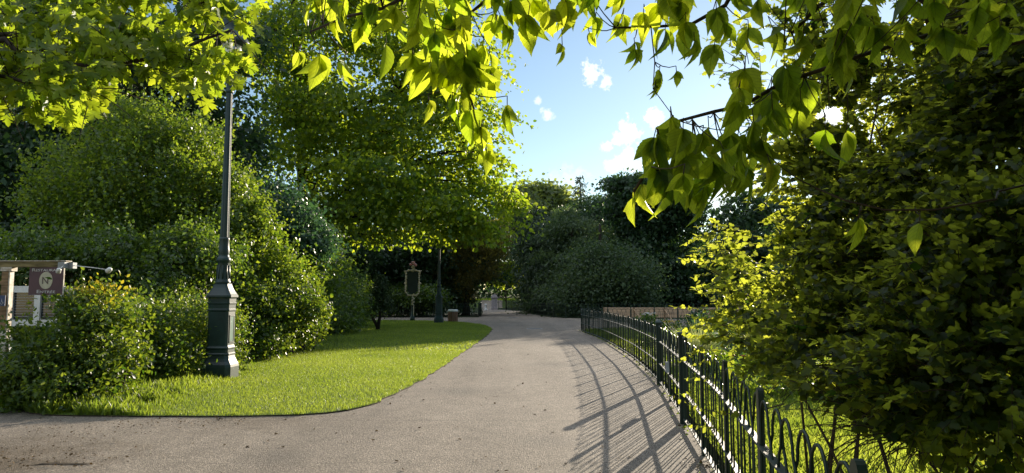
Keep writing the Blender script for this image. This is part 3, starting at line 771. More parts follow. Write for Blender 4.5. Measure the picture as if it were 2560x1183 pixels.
fw.ball((0, 0, zc + .33), (.15, .1, .07), 7, 4)
fw.build('flower_finial', MAT['rose'], o, True)

# slatted bin
p = W(1132, 800, 48); o = empty('litter_bin', (p[0], p[1], 0), 'wooden slatted litter bin with a white rim beside the far lamp post', 'litter bin')
R = M(12, 48)
mb = MB()
for k in range(18):
    a = 2 * PI * k / 18; mb.box((R * math.cos(a), R * math.sin(a), .36), (.022, R * 2 * PI / 18 * .86, .66), a)
mb.build('slats', MAT['slat'], o, True)
MB().lathe((0, 0, 0), [(R * .93, .02), (R * .93, .68)], 18).build('liner', MAT['greymetal'], o, True)
MB().lathe((0, 0, 0), [(R * .72, .69), (R * 1.07, .69), (R * 1.07, .80), (R * .95, .83), (R * .70, .81)], 24).build('rim', MAT['whitemetal'], o, True)
# white bollard and stone pillar
p = W(1214.5, 774, 92); o = empty('bollard', (p[0], p[1], 0), 'short white bollard in the middle of the far path', 'bollard')
MB().lathe((0, 0, 0), [(.22, 0), (.20, .12), (.13, .22), (.12, .62), (.16, .66), (.17, .76), (.10, .84)], 12).build('body', MAT['white'], o, True)
MB().lathe((0, 0, 0), [(.171, .69), (.171, .73)], 12).build('band', MAT['greymetal'], o, True)
p = W(1236, 768, 98); o = empty('stone_pillar', (p[0], p[1], 0), 'stone pillar with a stepped capstone at the end of the far path', 'pillar')
q = M(7.2, 98)
MB().lathe((0, 0, 0), [(q * 1.12, 0), (q * 1.12, .25), (q, .28), (q, 1.55)], square=.94, smooth=False).build('shaft', MAT['stone'], o, True)
MB().lathe((0, 0, 0), [(q * 1.18, 1.551), (q * 1.25, 1.62), (q * 1.25, 1.72), (q * .85, 1.78), (q * .8, 1.95), (q * .4, 2.05)], square=.94, smooth=False).build('capstone', MAT['stone'], o, True)

# pale board fence behind the garden
a, b = W(1508, 790, 47), W(1900, 790, 46.0); a[2] = b[2] = 0
o = empty('board_fence', (a + b) / 2, 'pale wooden board fence with slanting props behind the garden beds', 'fence')
d = (b - a) / np.linalg.norm(b - a); L = np.linalg.norm(b - a); nrm = np.array((d[1], -d[0], 0))
for z in (.42, .60, .78, .93):
    mb = MB(); hgt = .165 if z < .9 else .10; mb.bar(a + (0, 0, z), b + (0, 0, z), .025, hgt); mb.build('board', MAT['paletimber'], o)
k = 6
for i in range(k):
    q = a + d * (L * (i + .02) / (k - .9)) + nrm * .05
    mb = MB(); mb.box(q + (0, 0, .47), (.07, .07, 1.02), math.atan2(d[1], d[0])); mb.build('post', MAT['timber'], o)
    if i:
        mb = MB(); mb.bar(q + nrm * .05 + (0, 0, .85), q + d * .55 + nrm * .6 + (0, 0, .0), .06, .05); mb.build('prop', MAT['paletimber'], o)

# ------------------------------------------------------------------ restaurant entrance at the left
def text(body, size, m, name, parent, loc, cap=1.0, align='CENTER', width=None):
    def one(s, sz):
        cu = bpy.data.curves.new('lettering', 'FONT'); cu.body = s; cu.size = sz; cu.extrude = .0012
        ob = bpy.data.objects.new('lettering', cu); COL.objects.link(ob)
        bpy.context.view_layer.update()
        me = bpy.data.meshes.new_from_object(ob.evaluated_get(bpy.context.evaluated_depsgraph_get()))
        bpy.data.objects.remove(ob); return me
    parts = [(body[0], size), (body[1:], size * cap)] if len(body) > 1 else [(body, size)]
    V = []; Fc = []; x = 0.0
    for s, sz in parts:
        me = one(s, sz); co = np.array([v.co[:] for v in me.vertices]); n0 = len(V)
        co[:, 0] += x - co[:, 0].min(); x = co[:, 0].max() + size * .06
        V += [tuple(q) for q in co]; Fc += [tuple(i + n0 for i in p.vertices) for p in me.polygons]
    V = np.array(V); w = V[:, 0].max()
    if width: V[:, 0] *= width / w; w = width
    V[:, 0] -= w / 2
    V = np.column_stack((V[:, 0], -V[:, 2], V[:, 1])) + np.array(loc)
    me = bpy.data.meshes.new(name); me.from_pydata([tuple(q) for q in V], [], Fc); me.update()
    return link(name, me, m, parent, True)
PX0 = W(20, 660, 10.9)
o = empty('entrance_frame', (PX0[0], 10.9, 0), 'flaking wooden post and mossy beam of the restaurant entrance', 'entrance frame')
MB().box((0, 0, 1.0), (.10, .10, 2.0)).build('post', MAT['timber'], o, True)
MB().box((.062, 0, 1.5), (.022, .09, 1.1)).build('facing_board', MAT['oldwhite'], o, True)
MB().box((.01, -.065, .55), (.16, .025, 1.1)).build('base_board', MAT['oldwhite'], o, True)
z = W(90, 661, 10.9)[2]
MB().box((.24, 0, z), (1.36, .12, .085)).build('beam', MAT['beam'], o, True)
MB().box((.24, 0, z + .049), (1.38, .15, .010)).build('flashing', MAT['oldwhite'], o, True)
MB().box((.02, 0, 2.035), (.17, .13, .06)).build('post_head', MAT['oldwhite'], o, True)
MB().box((-.30, 0, 1.83), (.5, .05, .05)).build('rail', MAT['timber'], o, True)
MB().box((-.30, .03, 1.25), (.5, .05, .05)).build('rail', MAT['timber'], o, True)
# access plate with the wheelchair mark
pp = W(4, 752, 10.8); pl = empty('access_sign', pp - (0, 0, 0), 'small blue wheelchair access plate at the left edge by the wooden post', 'sign')
MB().box((0, 0, 0), (.11, .012, .16)).build('plate', MAT['signblue'], pl, True)
mk = MB(); mk.tube([(.018 * math.cos(t) + .012, -.009, .018 * math.sin(t) - .035) for t in np.linspace(PI * .75, PI * 2.05, 12)], .0028, 5)
mk.tube([(.008, -.009, .012), (.010, -.009, -.018), (.028, -.009, -.020), (.036, -.009, -.042)], .0032, 5); mk.ball((.008, -.009, .022), (.006, .003, .006), 8, 5)
mk.build('wheelchair_mark', MAT['signtext'], pl, True)
# hanging board
c = W(116, 703, 10.86); bw, bh = M(92, 10.86), M(69, 10.86)
sg = empty('hanging_sign', c, 'plum restaurant sign with a cream oval hanging from the mossy beam', 'sign', rz=math.radians(-6))
MB().box((0, 0, 0), (bw, .018, bh)).build('panel', MAT['signpurple'], sg, True)
ed = MB(); ed.box((bw / 2 + .003, 0, 0), (.006, .022, bh)); ed.build('edge_strip', MAT['oldwhite'], sg, True)
ov = MB(); n = 28; rx, rz_ = M(18, 10.86), M(21.5, 10.86)
ov.add([(rx * math.cos(2 * PI * i / n), y, rz_ * math.sin(2 * PI * i / n) + .01) for y in (-.013, -.008) for i in range(n)], [tuple(range(n))] + [(i, n + i, n + (i + 1) % n, (i + 1) % n) for i in range(n)])
ovo = ov.build('emblem', MAT['signcream'], sg, True)
text('N', .155, MAT['signbrown'], 'monogram', ovo, (-.008, -.0155, -.042))
text('R', .05, MAT['signbrown'], 'monogram', ovo, (.058, -.0155, .022))
text('RESTAURANT', .066, MAT['signtext'], 'lettering', sg, (.018, -.0115, bh / 2 - .062), .78, width=.50)
text('ENTRÉE', .070, MAT['signtext'], 'lettering', sg, (.012, -.0115, -bh / 2 + .028), .76, width=.30)
for dx in (-.2, .2):
    mb = MB(); mb.tube([(dx, 0, bh / 2), (dx, 0, bh / 2 + .035)], .004, 5); mb.build('hook', MAT['greymetal'], sg, True)
# spotlights
def spot(label, a, b, aim, r):
    s = empty('spotlight', a, label, 'spotlight', 'spotlights over the sign'); a = np.array(a); b = np.array(b) - a
    MB().tube([(0, 0, 0), b * .5 + (0, 0, .004), b], .006, 6).build('arm', MAT['whitemetal'], s, True)
    aim = np.array(aim) / np.linalg.norm(aim)
    MB().tube([b - aim * r * 1.2, b - aim * r * .6, b + aim * r * 1.2], [r * .45, r, r * 1.1], 12).build('head', MAT['whitemetal'], s, True)
    MB().tube([b + aim * r * 1.16, b + aim * r * 1.22], [r * .95, r * .95], 12).build('lens', MAT['pane'], s, True)
    MB().box((-.03, .02, .0), (.10, .10, .09)).build('bracket', MAT['greymetal'], s, True)
    return s
spot('spotlight on a long thin arm reaching right of the sign', W(182, 664, 10.82), W(273, 675, 10.6), (-.75, .35, -.5), .035)
spot('stubby spotlight close against the sign top', W(161, 663, 10.72), W(147, 676, 10.60), (-.5, .5, -.6), .032)
# glazed notice case behind the hedge
c = W(68, 760, 12.2); o = empty('notice_case', (c[0], c[1], 0), 'white framed glazed menu case behind the hedge under the plum sign', 'notice case')
wz = lambda py: W(68, py, 12.2)[2]; wx = lambda px: W(px, 760, 12.2)[0] - c[0]
fr = MB(); zt, zb = wz(716), wz(815)
for x in (wx(27), wx(96), wx(152)): fr.box((x, 0, (zt + zb) / 2), (M(15, 12.2), .08, zt - zb))
for zz in (zt - .05, zb + .05): fr.box(((wx(24) + wx(158)) / 2, .005, zz), (wx(158) - wx(24), .07, .11))
fr.build('frame', MAT['white'], o, True)
for x0, x1 in ((wx(34), wx(89)), (wx(103), wx(145))):
    f2 = MB(); f2.box(((x0 + x1) / 2, .02, (zt + zb) / 2), (x1 - x0 + .06, .02, zt - zb - .14)); pa = f2.build('pane', MAT['pane'], o, True)
    bl = MB()
    for j in range(9): bl.box(((x0 + x1) / 2, .006, zb + .16 + j * .045), (x1 - x0 - .03, .004, .007))
    bl.build('blind', MAT['greymetal'], pa, True)
sc = MB()
for j in range(3):
    cx = wx(113) + j * .085; sc.tube([(cx + .03 * math.cos(t), -.0, wz(742) + .035 * math.sin(t)) for t in np.linspace(0, 4.4, 10)], .006, 5)
    sc.tube([(cx - .01, 0, wz(742)), (cx, 0, wz(758))], .006, 5)
sc.build('scroll_pattern', MAT['white'], o, True)
MB().box((wx(167), .03, (zt + zb) / 2), (M(18, 12.2), .03, zt - zb)).build('side_panel', MAT['oldwhite'], o, True)
for x in (wx(27), wx(152)):
    mb = MB(); mb.box((x, .0, zb / 2), (.07, .07, zb)); mb.build('leg', MAT['white'], o, True)

#@@TREES
# ------------------------------------------------------------------ left side planting
# near laurel hedge, in three clumps, each its own plant
HL = 'hedge plants along the left of the lawn'
h1 = [B(95, 925, 10.9, 85, 105, .7), B(215, 850, 11.2, 95, 110, .8), B(170, 950, 10.6, 110, 75, .6), B(60, 970, 10.6, 60, 75, .6), B(245, 780, 11.4, 60, 60, .5), B(285, 900, 11.2, 50, 80, .5)]
h1o = bush('laurel_hedge', 'glossy laurel bush with red and yellow young tips in front of the menu case', 'hedge', G(150, 1010), h1, 26000, .064, 'laurel', 101, HL, tmpl='ovate', per=9, sr=.12, flat=.5, droop=.0, rin=.74, up=.3, jit=.6, hang=.0, nz=.26, core=.22, shoots=.10, gap=.36, gapf=2.2)
tp = [B(215, 715, 11.3, 22, 18, .25), B(262, 735, 11.4, 26, 22, .3), B(195, 760, 11.2, 30, 25, .3), B(300, 745, 11.6, 20, 16, .2), B(235, 780, 11.2, 50, 25, .3)]
foliage('young_tips', 171, tp, 260, .070, MAT['tip'], h1o, 'ovate', lumps=None, per=6, sr=.08, flat=.8, droop=-.5, rin=.2, hang=-.6, up=.2)
fo = next(c for c in h1o.children if c.name.startswith('foliage')); tips = next(c for c in h1o.children if c.name.startswith('young_tips'))
with bpy.context.temp_override(active_object=fo, object=fo, selected_objects=[fo, tips], selected_editable_objects=[fo, tips]): bpy.ops.object.join()
h2 = [B(365, 850, 13.4, 85, 95, .8), B(460, 830, 14.6, 90, 85, .8), B(330, 800, 13.4, 60, 55, .6), B(420, 900, 13.6, 80, 50, .7), B(545, 850, 15.5, 60, 90, .8)]
bush('laurel_hedge', 'dark laurel hedge between the red-tipped bush and the near lamp post', 'hedge', G(430, 930), h2, 28000, .064, 'laurel', 102, HL, tmpl='ovate', per=9, sr=.13, flat=.5, droop=.0, rin=.75, up=.3, jit=.6, hang=0., nz=.26, core=.22, shoots=.10, gap=.36, gapf=2.2)
h3 = [B(640, 800, 19, 70, 85, 1.0), B(710, 780, 20.5, 85, 80, 1.1), B(760, 810, 21.5, 50, 60, .9), B(650, 860, 18.6, 60, 30, .7), B(620, 740, 19.5, 60, 50, .8)]
bush('laurel_hedge', 'rounded sunlit laurel bush right behind the near lamp post', 'hedge', G(680, 880), h3, 26000, .075, 'laurel', 103, HL, tmpl='round', per=9, sr=.16, flat=.5, droop=.0, rin=.75, up=.3, jit=.6, hang=0., nz=.28, core=.2, shoots=.1, gap=.36, gapf=1.6)
# ivy bank behind
iv = [B(60, 680, 15.5, 150, 85, .9), B(220, 670, 16, 130, 75, .9), B(380, 680, 16.5, 130, 90, .9), B(480, 660, 17.2, 90, 95, .9), B(80, 770, 15.2, 140, 90, .8), B(300, 760, 16, 150, 80, .8), B(440, 620, 17, 60, 40, .6), B(300, 605, 16.5, 60, 28, .5), B(120, 610, 16, 80, 26, .5)]
bush('ivy_bank', 'long flat-topped wall of ivy behind the restaurant sign', 'ivy', G(250, 860), iv, 60000, .085, 'ivy', 104, HL, lumps=(10, .30), tmpl='quad', per=12, sr=.2, flat=.4, droop=.45, rin=.78, up=.3, jit=.5, nz=.40, core=.2, shoots=.20, gap=.40, gapf=1.2)
pv = [B(330, 400, 20, 130, 120, 1.6), B(430, 430, 20, 100, 130, 1.6), B(240, 480, 20, 110, 120, 1.5), B(350, 320, 20.5, 75, 60, 1.0), B(440, 350, 20.5, 80, 60, 1.0), B(480, 520, 19.8, 80, 110, 1.4), B(340, 520, 19.8, 150, 100, 1.5), B(180, 540, 19.8, 60, 70, 1.2), B(320, 275, 20.5, 26, 26, .4), B(500, 400, 20.5, 55, 80, 1.0)]
bush('privet_shrub', 'tall broad privet shrub rising behind the ivy wall', 'shrub', G(340, 830), pv, 66000, .098, 'privet', 105, HL, lumps=(6, .46), tmpl='quad', per=14, sr=.24, flat=.6, droop=-.1, rin=.72, up=.3, jit=.6, hang=-.35, nz=.46, core=.16, shoots=.34, gap=.42, gapf=.9)
sl = [B(600, 580, 20, 60, 90, 1.0), B(640, 640, 20, 60, 70, 1.0), B(570, 500, 20.5, 45, 60, .8), B(590, 690, 19.5, 60, 60, .9), B(690, 700, 20.5, 60, 60, 1.0), B(620, 560, 20, 40, 40, .7)]
bush('golden_shrub', 'sunlit yellow-green shrub sloping down right behind the near lamp shaft', 'shrub', G(620, 850), sl, 38000, .095, 'privet', 106, HL, lumps=(7, .40), tmpl='quad', per=12, sr=.22, flat=.6, droop=.1, rin=.68, up=.3, jit=.6, nz=.46, core=.16, shoots=.34, gap=.41, gapf=1.0)
bl = [B(700, 540, 25, 85, 60, 1.4), B(750, 600, 25, 60, 50, 1.2), B(660, 500, 25.5, 50, 35, .9)]
bush('blue_green_shrub', 'bluish green shrub between the near lamp shaft and the linden trunk', 'shrub', G(710, 840), bl, 20000, .14, 'blueleaf', 107, HL, per=12, sr=.3, flat=.4, droop=.3, rin=.75, up=.5, nz=.34, core=.2, shoots=.08, gap=.36, gapf=.9)
b3 = [B(760, 690, 27, 80, 80, 1.6), B(840, 740, 33, 70, 75, 1.8), B(890, 760, 38, 45, 50, 1.5), B(790, 620, 27, 40, 40, 1.0), B(820, 790, 32, 70, 40, 1.6)]
bush('dark_shrub', 'dark green rounded shrub where the lawn meets the left planting', 'shrub', G(830, 825), b3, 46000, .11, 'ivy', 108, HL, per=12, sr=.3, flat=.5, droop=.15, rin=.78, up=.4, nz=.34, core=.2, shoots=.12, gap=.37, gapf=.8)

# sapling conifer on the lawn
p = W(944, 822, 36); o = empty('conifer_sapling', (p[0], p[1], 0), 'small young fir with a forked trunk on the lawn edge', 'conifer')
zz = lambda py: W(944, py, 36)[2]
mb = MB(); b0 = np.array((p[0], p[1], 0)); tp_ = W(952, 690, 36)
mb.tube([b0, W(950, 790, 36), W(951, 740, 36), tp_], [.11, .07, .045, .015], 7); mb.tube([b0 + (0, 0, .15), W(932, 795, 36), W(926, 786, 36)], [.09, .07, .05], 7); mb.build('trunk', MAT['darkbark'], o)
r = np.random.default_rng(9); Ps, Ds, Ns = [], [], []
for z in np.linspace(zz(775), zz(694), 13):
    f = (z - zz(775)) / (zz(694) - zz(775)); L = (1 - f) ** .7 * M(30, 36) + .12
    for a in np.linspace(0, 2 * PI, 9)[:-1] + r.random():
        for t in np.linspace(.15, 1, 11):
            q = np.array((math.cos(a), math.sin(a), .12 - .15 * t)) * L * t
            for _ in range(3):
                Ps.append(np.array((W(951, 760, 36)[0], p[1], z)) + q + r.normal(size=3) * .03); Ds.append(np.array((math.cos(a), math.sin(a), .1)) + r.normal(size=3) * .7); Ns.append((0, 0, 1.))
Ps = np.array(Ps); leaf_mesh('crown', Ps, np.array(Ds), np.array(Ns) + r.normal(size=(len(Ps), 3)) * .3, .17, r.random(len(Ps)), 'needle', MAT['conifer'], o)

# ------------------------------------------------------------------ big trees
LT = 'trees behind the lawn'
lin = [B(760, 120, 43.0, 190, 130, 4.6), B(950, 60, 43.0, 200, 120, 5.2), B(1090, 170, 43.0, 150, 110, 4.6), B(680, 260, 42.0, 130, 130, 4.0), B(860, 290, 43.0, 170, 120, 5.2), B(1040, 330, 43.0, 170, 100, 4.8), B(1150, 280, 43.5, 100, 100, 3.4),
       B(1130, 440, 43.0, 130, 80, 4.1), B(1210, 500, 44.0, 75, 55, 2.9), B(950, 440, 41.5, 170, 90, 4.6), B(800, 430, 41.0, 130, 90, 3.7), B(900, 540, 40.5, 130, 60, 3.7), B(1060, 530, 42.0, 120, 55, 3.4), B(930, 590, 40.5, 75, 34, 2.3), B(1160, 560, 44.0, 90, 40, 2.8), B(1190, 380, 43.5, 70, 70, 2.8),
       B(820, -120, 44.0, 200, 150, 5.8), B(1010, -90, 44.0, 190, 140, 5.8), B(650, 60, 43.0, 110, 140, 4.0)]
base = W(768, 770, 43); base[2] = 0; top = W(725, -120, 44)
tree('linden_tree', 'huge linden with bright drooping skirts of leaves over the far lamp post', 'tree', base, top, .42, lin, 105000, .22, 'linden', 201, 'darkbark', LT, per=70, sr=.95, flat=.12, droop=.32, rin=.55, gap=.42, gapf=.36, up=.30, jit=.6, nz=.25, hang=.35, tk=dict(lr=.2, sub=5), tmpl='round', pz=4.6)
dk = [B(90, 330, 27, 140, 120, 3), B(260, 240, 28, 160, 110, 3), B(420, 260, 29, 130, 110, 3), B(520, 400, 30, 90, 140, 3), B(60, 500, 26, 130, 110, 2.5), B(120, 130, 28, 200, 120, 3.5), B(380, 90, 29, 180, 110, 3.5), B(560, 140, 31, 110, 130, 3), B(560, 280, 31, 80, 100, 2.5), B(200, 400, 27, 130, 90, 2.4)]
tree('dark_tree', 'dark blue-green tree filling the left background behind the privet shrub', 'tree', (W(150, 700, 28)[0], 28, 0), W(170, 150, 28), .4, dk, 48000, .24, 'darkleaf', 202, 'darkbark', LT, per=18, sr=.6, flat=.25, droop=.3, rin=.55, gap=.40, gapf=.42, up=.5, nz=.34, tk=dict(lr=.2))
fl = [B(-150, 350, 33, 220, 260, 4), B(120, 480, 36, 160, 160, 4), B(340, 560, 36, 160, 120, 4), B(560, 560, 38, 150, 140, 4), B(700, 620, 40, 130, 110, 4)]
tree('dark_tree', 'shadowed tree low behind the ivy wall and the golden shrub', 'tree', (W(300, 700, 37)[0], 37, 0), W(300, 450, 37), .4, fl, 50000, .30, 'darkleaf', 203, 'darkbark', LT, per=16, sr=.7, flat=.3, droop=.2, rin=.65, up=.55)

# dark growth behind the ornate sign, and the golden-edged yew
us = [B(900, 690, 66, 90, 80, 4), B(1010, 660, 66, 90, 90, 4), B(1090, 640, 68, 70, 100, 4), B(850, 600, 60, 90, 80, 4), B(1150, 700, 68, 80, 75, 3.5), B(1000, 735, 64, 120, 40, 3)]
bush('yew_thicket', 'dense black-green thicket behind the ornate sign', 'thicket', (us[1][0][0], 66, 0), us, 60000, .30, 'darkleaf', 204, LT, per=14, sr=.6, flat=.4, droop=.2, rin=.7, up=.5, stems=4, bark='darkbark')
mu = [B(1030, 735, 61, 75, 22, 2.0), B(960, 742, 61.5, 45, 15, 1.6)]
bush('mounded_shrub', 'low mounded clipped shrub behind the ornate sign post', 'shrub', (mu[0][0][0], 61, 0), mu, 12000, .22, 'ivy', 205, LT, per=12, sr=.4, flat=.2, droop=.3, rin=.8, up=.7, stems=5)
yw = [B(1190, 640, 66, 70, 80, 3), B(1225, 600, 66, 45, 55, 2.2), B(1150, 590, 66, 60, 60, 2.6), B(1170, 710, 66, 55, 50, 2.4), B(1120, 660, 66, 50, 80, 2.4), B(1225, 630, 66, 28, 40, 1.4)]
tree('yew_tree', 'brown-green yew with a gold-lit right edge beside the far path', 'tree', (W(1165, 770, 66)[0], 66, 0), W(1172, 580, 66), .3, yw, 52000, .20, 'yew', 206, 'darkbark', LT, per=14, sr=.38, flat=.6, droop=-.35, rin=.75, up=.2, jit=.6, hang=-.4, tmpl='needle', svar=.4, tk=dict(sub=4))
ly = [B(1255, 690, 80, 26, 20, 1.1), B(1278, 684, 80, 20, 18, 1.0), B(1240, 708, 80, 14, 14, .8), B(1265, 670, 80, 16, 12, .8), B(1285, 704, 80, 13, 12, .7)]
tree('lime_green_tree', 'small bright lime-green tree beside the stone pillar', 'tree', (W(1266, 760, 97)[0], 97, 0), W(1264, 690, 96), .08, ly, 5200, .32, 'lime', 207, 'bark', LT, per=10, sr=.28, flat=.4, droop=.2, rin=.6, up=.5, tk=dict(lr=.06, sub=2), tmpl='round')

RT = 'trees along the far right of the path'
def conifer_like(name, label, px, Y, clumps, n, size, mat, seed, **kw):
    d = dict(per=60, sr=1.0, flat=.12, droop=.5, rin=.62, up=.35, jit=.55, nz=.42, tmpl='needle', svar=.3, gap=.42, gapf=.26, core=.2); d.update(kw)
    return tree(name, label, 'tree', (W(px, 770, Y)[0], Y, 0), W(px, clumps[0][0][2] * 0 + 560, Y), .35, clumps, n, size, mat, seed, 'darkbark', RT, tk=dict(sub=2), **d)
conifer_like('cedar_tree', 'grey-green drooping cedar right of the lime-green tree', 1345, 78, [B(1348, 600, 78, 68, 85, 4), B(1362, 690, 76, 55, 80, 4), B(1385, 660, 76, 75, 100, 4), B(1310, 560, 79, 40, 45, 2.5), B(1370, 745, 74, 55, 35, 3)], 60000, .36, 'conifer', 211)
conifer_like('cedar_tree', 'layered grey cedar in the middle of the far tree line', 1430, 70, [B(1420, 640, 70, 60, 60, 4), B(1400, 570, 71, 34, 46, 2.5), B(1470, 610, 70, 40, 50, 3), B(1450, 700, 68, 70, 60, 4), B(1400, 735, 67, 70, 45, 3), B(1450, 580, 72, 60, 40, 3.5), B(1500, 740, 66, 60, 45, 3)], 50000, .33, 'greybush', 212)
conifer_like('smoky_shrub', 'hazy olive shrub in front of the tall dark tree', 1500, 63, [B(1500, 700, 62, 60, 62, 3.0), B(1560, 720, 61, 50, 55, 3), B(1470, 745, 61, 46, 42, 2.5)], 60000, .22, 'greybush', 213, tmpl='quad', flat=.6, droop=0)
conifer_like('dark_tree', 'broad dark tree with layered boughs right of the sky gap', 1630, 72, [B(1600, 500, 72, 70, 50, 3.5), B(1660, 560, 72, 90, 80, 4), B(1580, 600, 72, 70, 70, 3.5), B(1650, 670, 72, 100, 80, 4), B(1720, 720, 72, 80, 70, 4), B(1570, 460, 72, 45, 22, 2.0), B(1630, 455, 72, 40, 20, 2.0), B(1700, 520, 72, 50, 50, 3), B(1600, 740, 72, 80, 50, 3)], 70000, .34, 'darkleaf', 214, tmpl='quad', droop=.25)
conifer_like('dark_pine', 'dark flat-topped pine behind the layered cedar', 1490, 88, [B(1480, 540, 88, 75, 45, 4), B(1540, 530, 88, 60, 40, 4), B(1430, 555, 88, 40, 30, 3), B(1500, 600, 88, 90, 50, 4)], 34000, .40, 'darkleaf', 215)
conifer_like('pale_poplar', 'pale sunlit poplar top against the sky', 1365, 100, [B(1350, 520, 100, 45, 40, 3), B(1390, 510, 100, 32, 36, 2.5), B(1330, 560, 98, 50, 35, 3), B(1310, 500, 101, 26, 28, 2), B(1400, 560, 99, 40, 30, 3), B(1365, 482, 100, 18, 18, 1.3), B(1310, 530, 99, 40, 40, 3)], 30000, .42, 'poplar', 216, tmpl='round', rin=.45, gap=.36, gapf=.35, droop=0., flat=.4, per=24, core=0)
# thin half-bare spire
p = W(1452, 620, 90); o = empty('spindly_spruce', (p[0], 90, 0), 'thin half-bare spruce tip standing above the dark pine', 'tree', RT)
mb = MB(); tp_ = W(1450, 438, 90); mb.tube([(p[0], 90, 0), W(1451, 520, 90), tp_], [.35, .16, .03], 6); r = np.random.default_rng(4); Ps, Ds = [], []
for i in range(34):
    f = i / 33; a = W(1450.5, 545 - 100 * f, 90); an = r.random() * 2 * PI; L = M(34, 90) * (1 - f) ** .8 + .25
    e = a + np.array((math.cos(an) * L, math.sin(an) * L, -.12 * L)); mb.tube([a, (a + e) / 2 + (0, 0, .1), e], [.06, .04, .015], 4)
    for t in np.linspace(.3, 1, 14):
        if r.random() < .75: Ps.append(a + (e - a) * t + r.normal(size=3) * .16); Ds.append((e - a) * .5 + r.normal(size=3) * .8 + (0, 0, -.4))
mb.build('trunk', MAT['darkbark'], o); Ps = np.array(Ps); leaf_mesh('crown', Ps, np.array(Ds), np.tile((0, 0, 1.), (len(Ps), 1)) + r.normal(size=(len(Ps), 3)) * .5, .5, r.random(len(Ps)), 'needle', MAT['conifer'], o)
# trees farther right (their crowns shade the far end of the path) and the wood behind
conifer_like('dark_tree', 'round dark tree behind the board fence, mostly hidden by the near shrub', 1850, 74, [B(1830, 620, 74, 90, 70, 4), B(1900, 690, 74, 100, 80, 4), B(1790, 710, 74, 70, 60, 3), B(1960, 640, 74, 80, 70, 4), B(1880, 540, 74, 75, 60, 3), B(1950, 540, 74, 60, 60, 3)], 36000, .40, 'darkleaf', 217, tmpl='quad')
conifer_like('dark_tree', 'farthest right dark tree, glimpsed through gaps in the near shrub', 2120, 58, [B(2100, 680, 58, 120, 90, 5), B(2240, 640, 58, 120, 100, 5), B(2020, 720, 57, 80, 60, 4), B(2380, 600, 58, 130, 130, 5)], 40000, .40, 'darkleaf', 218, tmpl='quad')
wood = []
for i, px in enumerate(range(820, 2700, 110)): wood.append(B(px, 650 + 25 * math.sin(i * 1.7), 140, 95, 95 + 15 * math.cos(i), 7))
wood = [w for i, w in enumerate(wood) if not (1180 < 820 + 110 * i < 1260)]
P, D, N, tone, r = sprays(301, wood, 70000, per=14, sr=1.2, flat=.3, droop=.2, rin=.6, up=.5)
tag(leaf_mesh('distant_wood', P, D, N, .75 * np.clip(1 + .25 * r.normal(size=len(P)), .5, 1.6), tone, 'quad', MAT['darkleaf']), 'far wood closing the view behind the trees', 'wood', kind='stuff')

# ------------------------------------------------------------------ garden plants beyond the railing
def tuft(label, p, n, L, mat, seed, group, spread=.45, wid=.5, cat='ornamental grass', name='grass_tuft'):
    r = np.random.default_rng(seed); o = empty(name, (p[0], p[1], 0), label, cat, group)
    P = np.tile(np.array((p[0], p[1], .03)), (n, 1)) + r.normal(size=(n, 3)) * (L * .12, L * .12, 0)
    D = np.column_stack((r.normal(size=n) * spread, r.normal(size=n) * spread, np.ones(n))); N = -D * (1, 1, 0) + (0, 0, .3) + r.normal(size=(n, 3)) * .2
    leaf_mesh('blades', P, D, -N, L * np.clip(1 + .25 * r.normal(size=n), .4, 1.6), r.random(n), 'blade', MAT[mat], o, width=wid)
    return o
GP = 'garden plants beyond the railing'
tuft('pale feathery grass clump behind the nearer gate post', (4.35, 17.0), 1700, .85, 'wildgrass', 31, GP, .75, .16)
tuft('smaller feathery grass clump left of the pale one', (4.5, 20.5), 700, .55, 'wildgrass', 32, GP, .75, .2)
def herb(label, p, R_, h, n, size, mat, seed, flowers=None, nf=0):
    c = [((p[0], p[1], h * .5), (R_, R_, h * .5))]; c = [(np.array(a), b) for a, b in c]
    o = bush('garden_plant', label, 'plant', p, c, n, size, mat, seed, GP, stems=8, tmpl='ovate', per=7, sr=.12, flat=.6, droop=0, rin=.5, up=.4)
    if flowers:
        r = np.random.default_rng(seed + 1); mb = MB()
        for i in range(nf):
            a = r.random() * 2 * PI; q = np.array((p[0] + R_ * .8 * math.cos(a) * r.random(), p[1] + R_ * .8 * math.sin(a) * r.random(), h * (.95 + .15 * r.random())))
            for k in range(5):
                b = 2 * PI * k / 5; mb.ball(q + (.03 * math.cos(b), .03 * math.sin(b), 0), (.028, .028, .014), 6, 4)
        mb.build('blossoms', MAT[flowers], o)
    return o
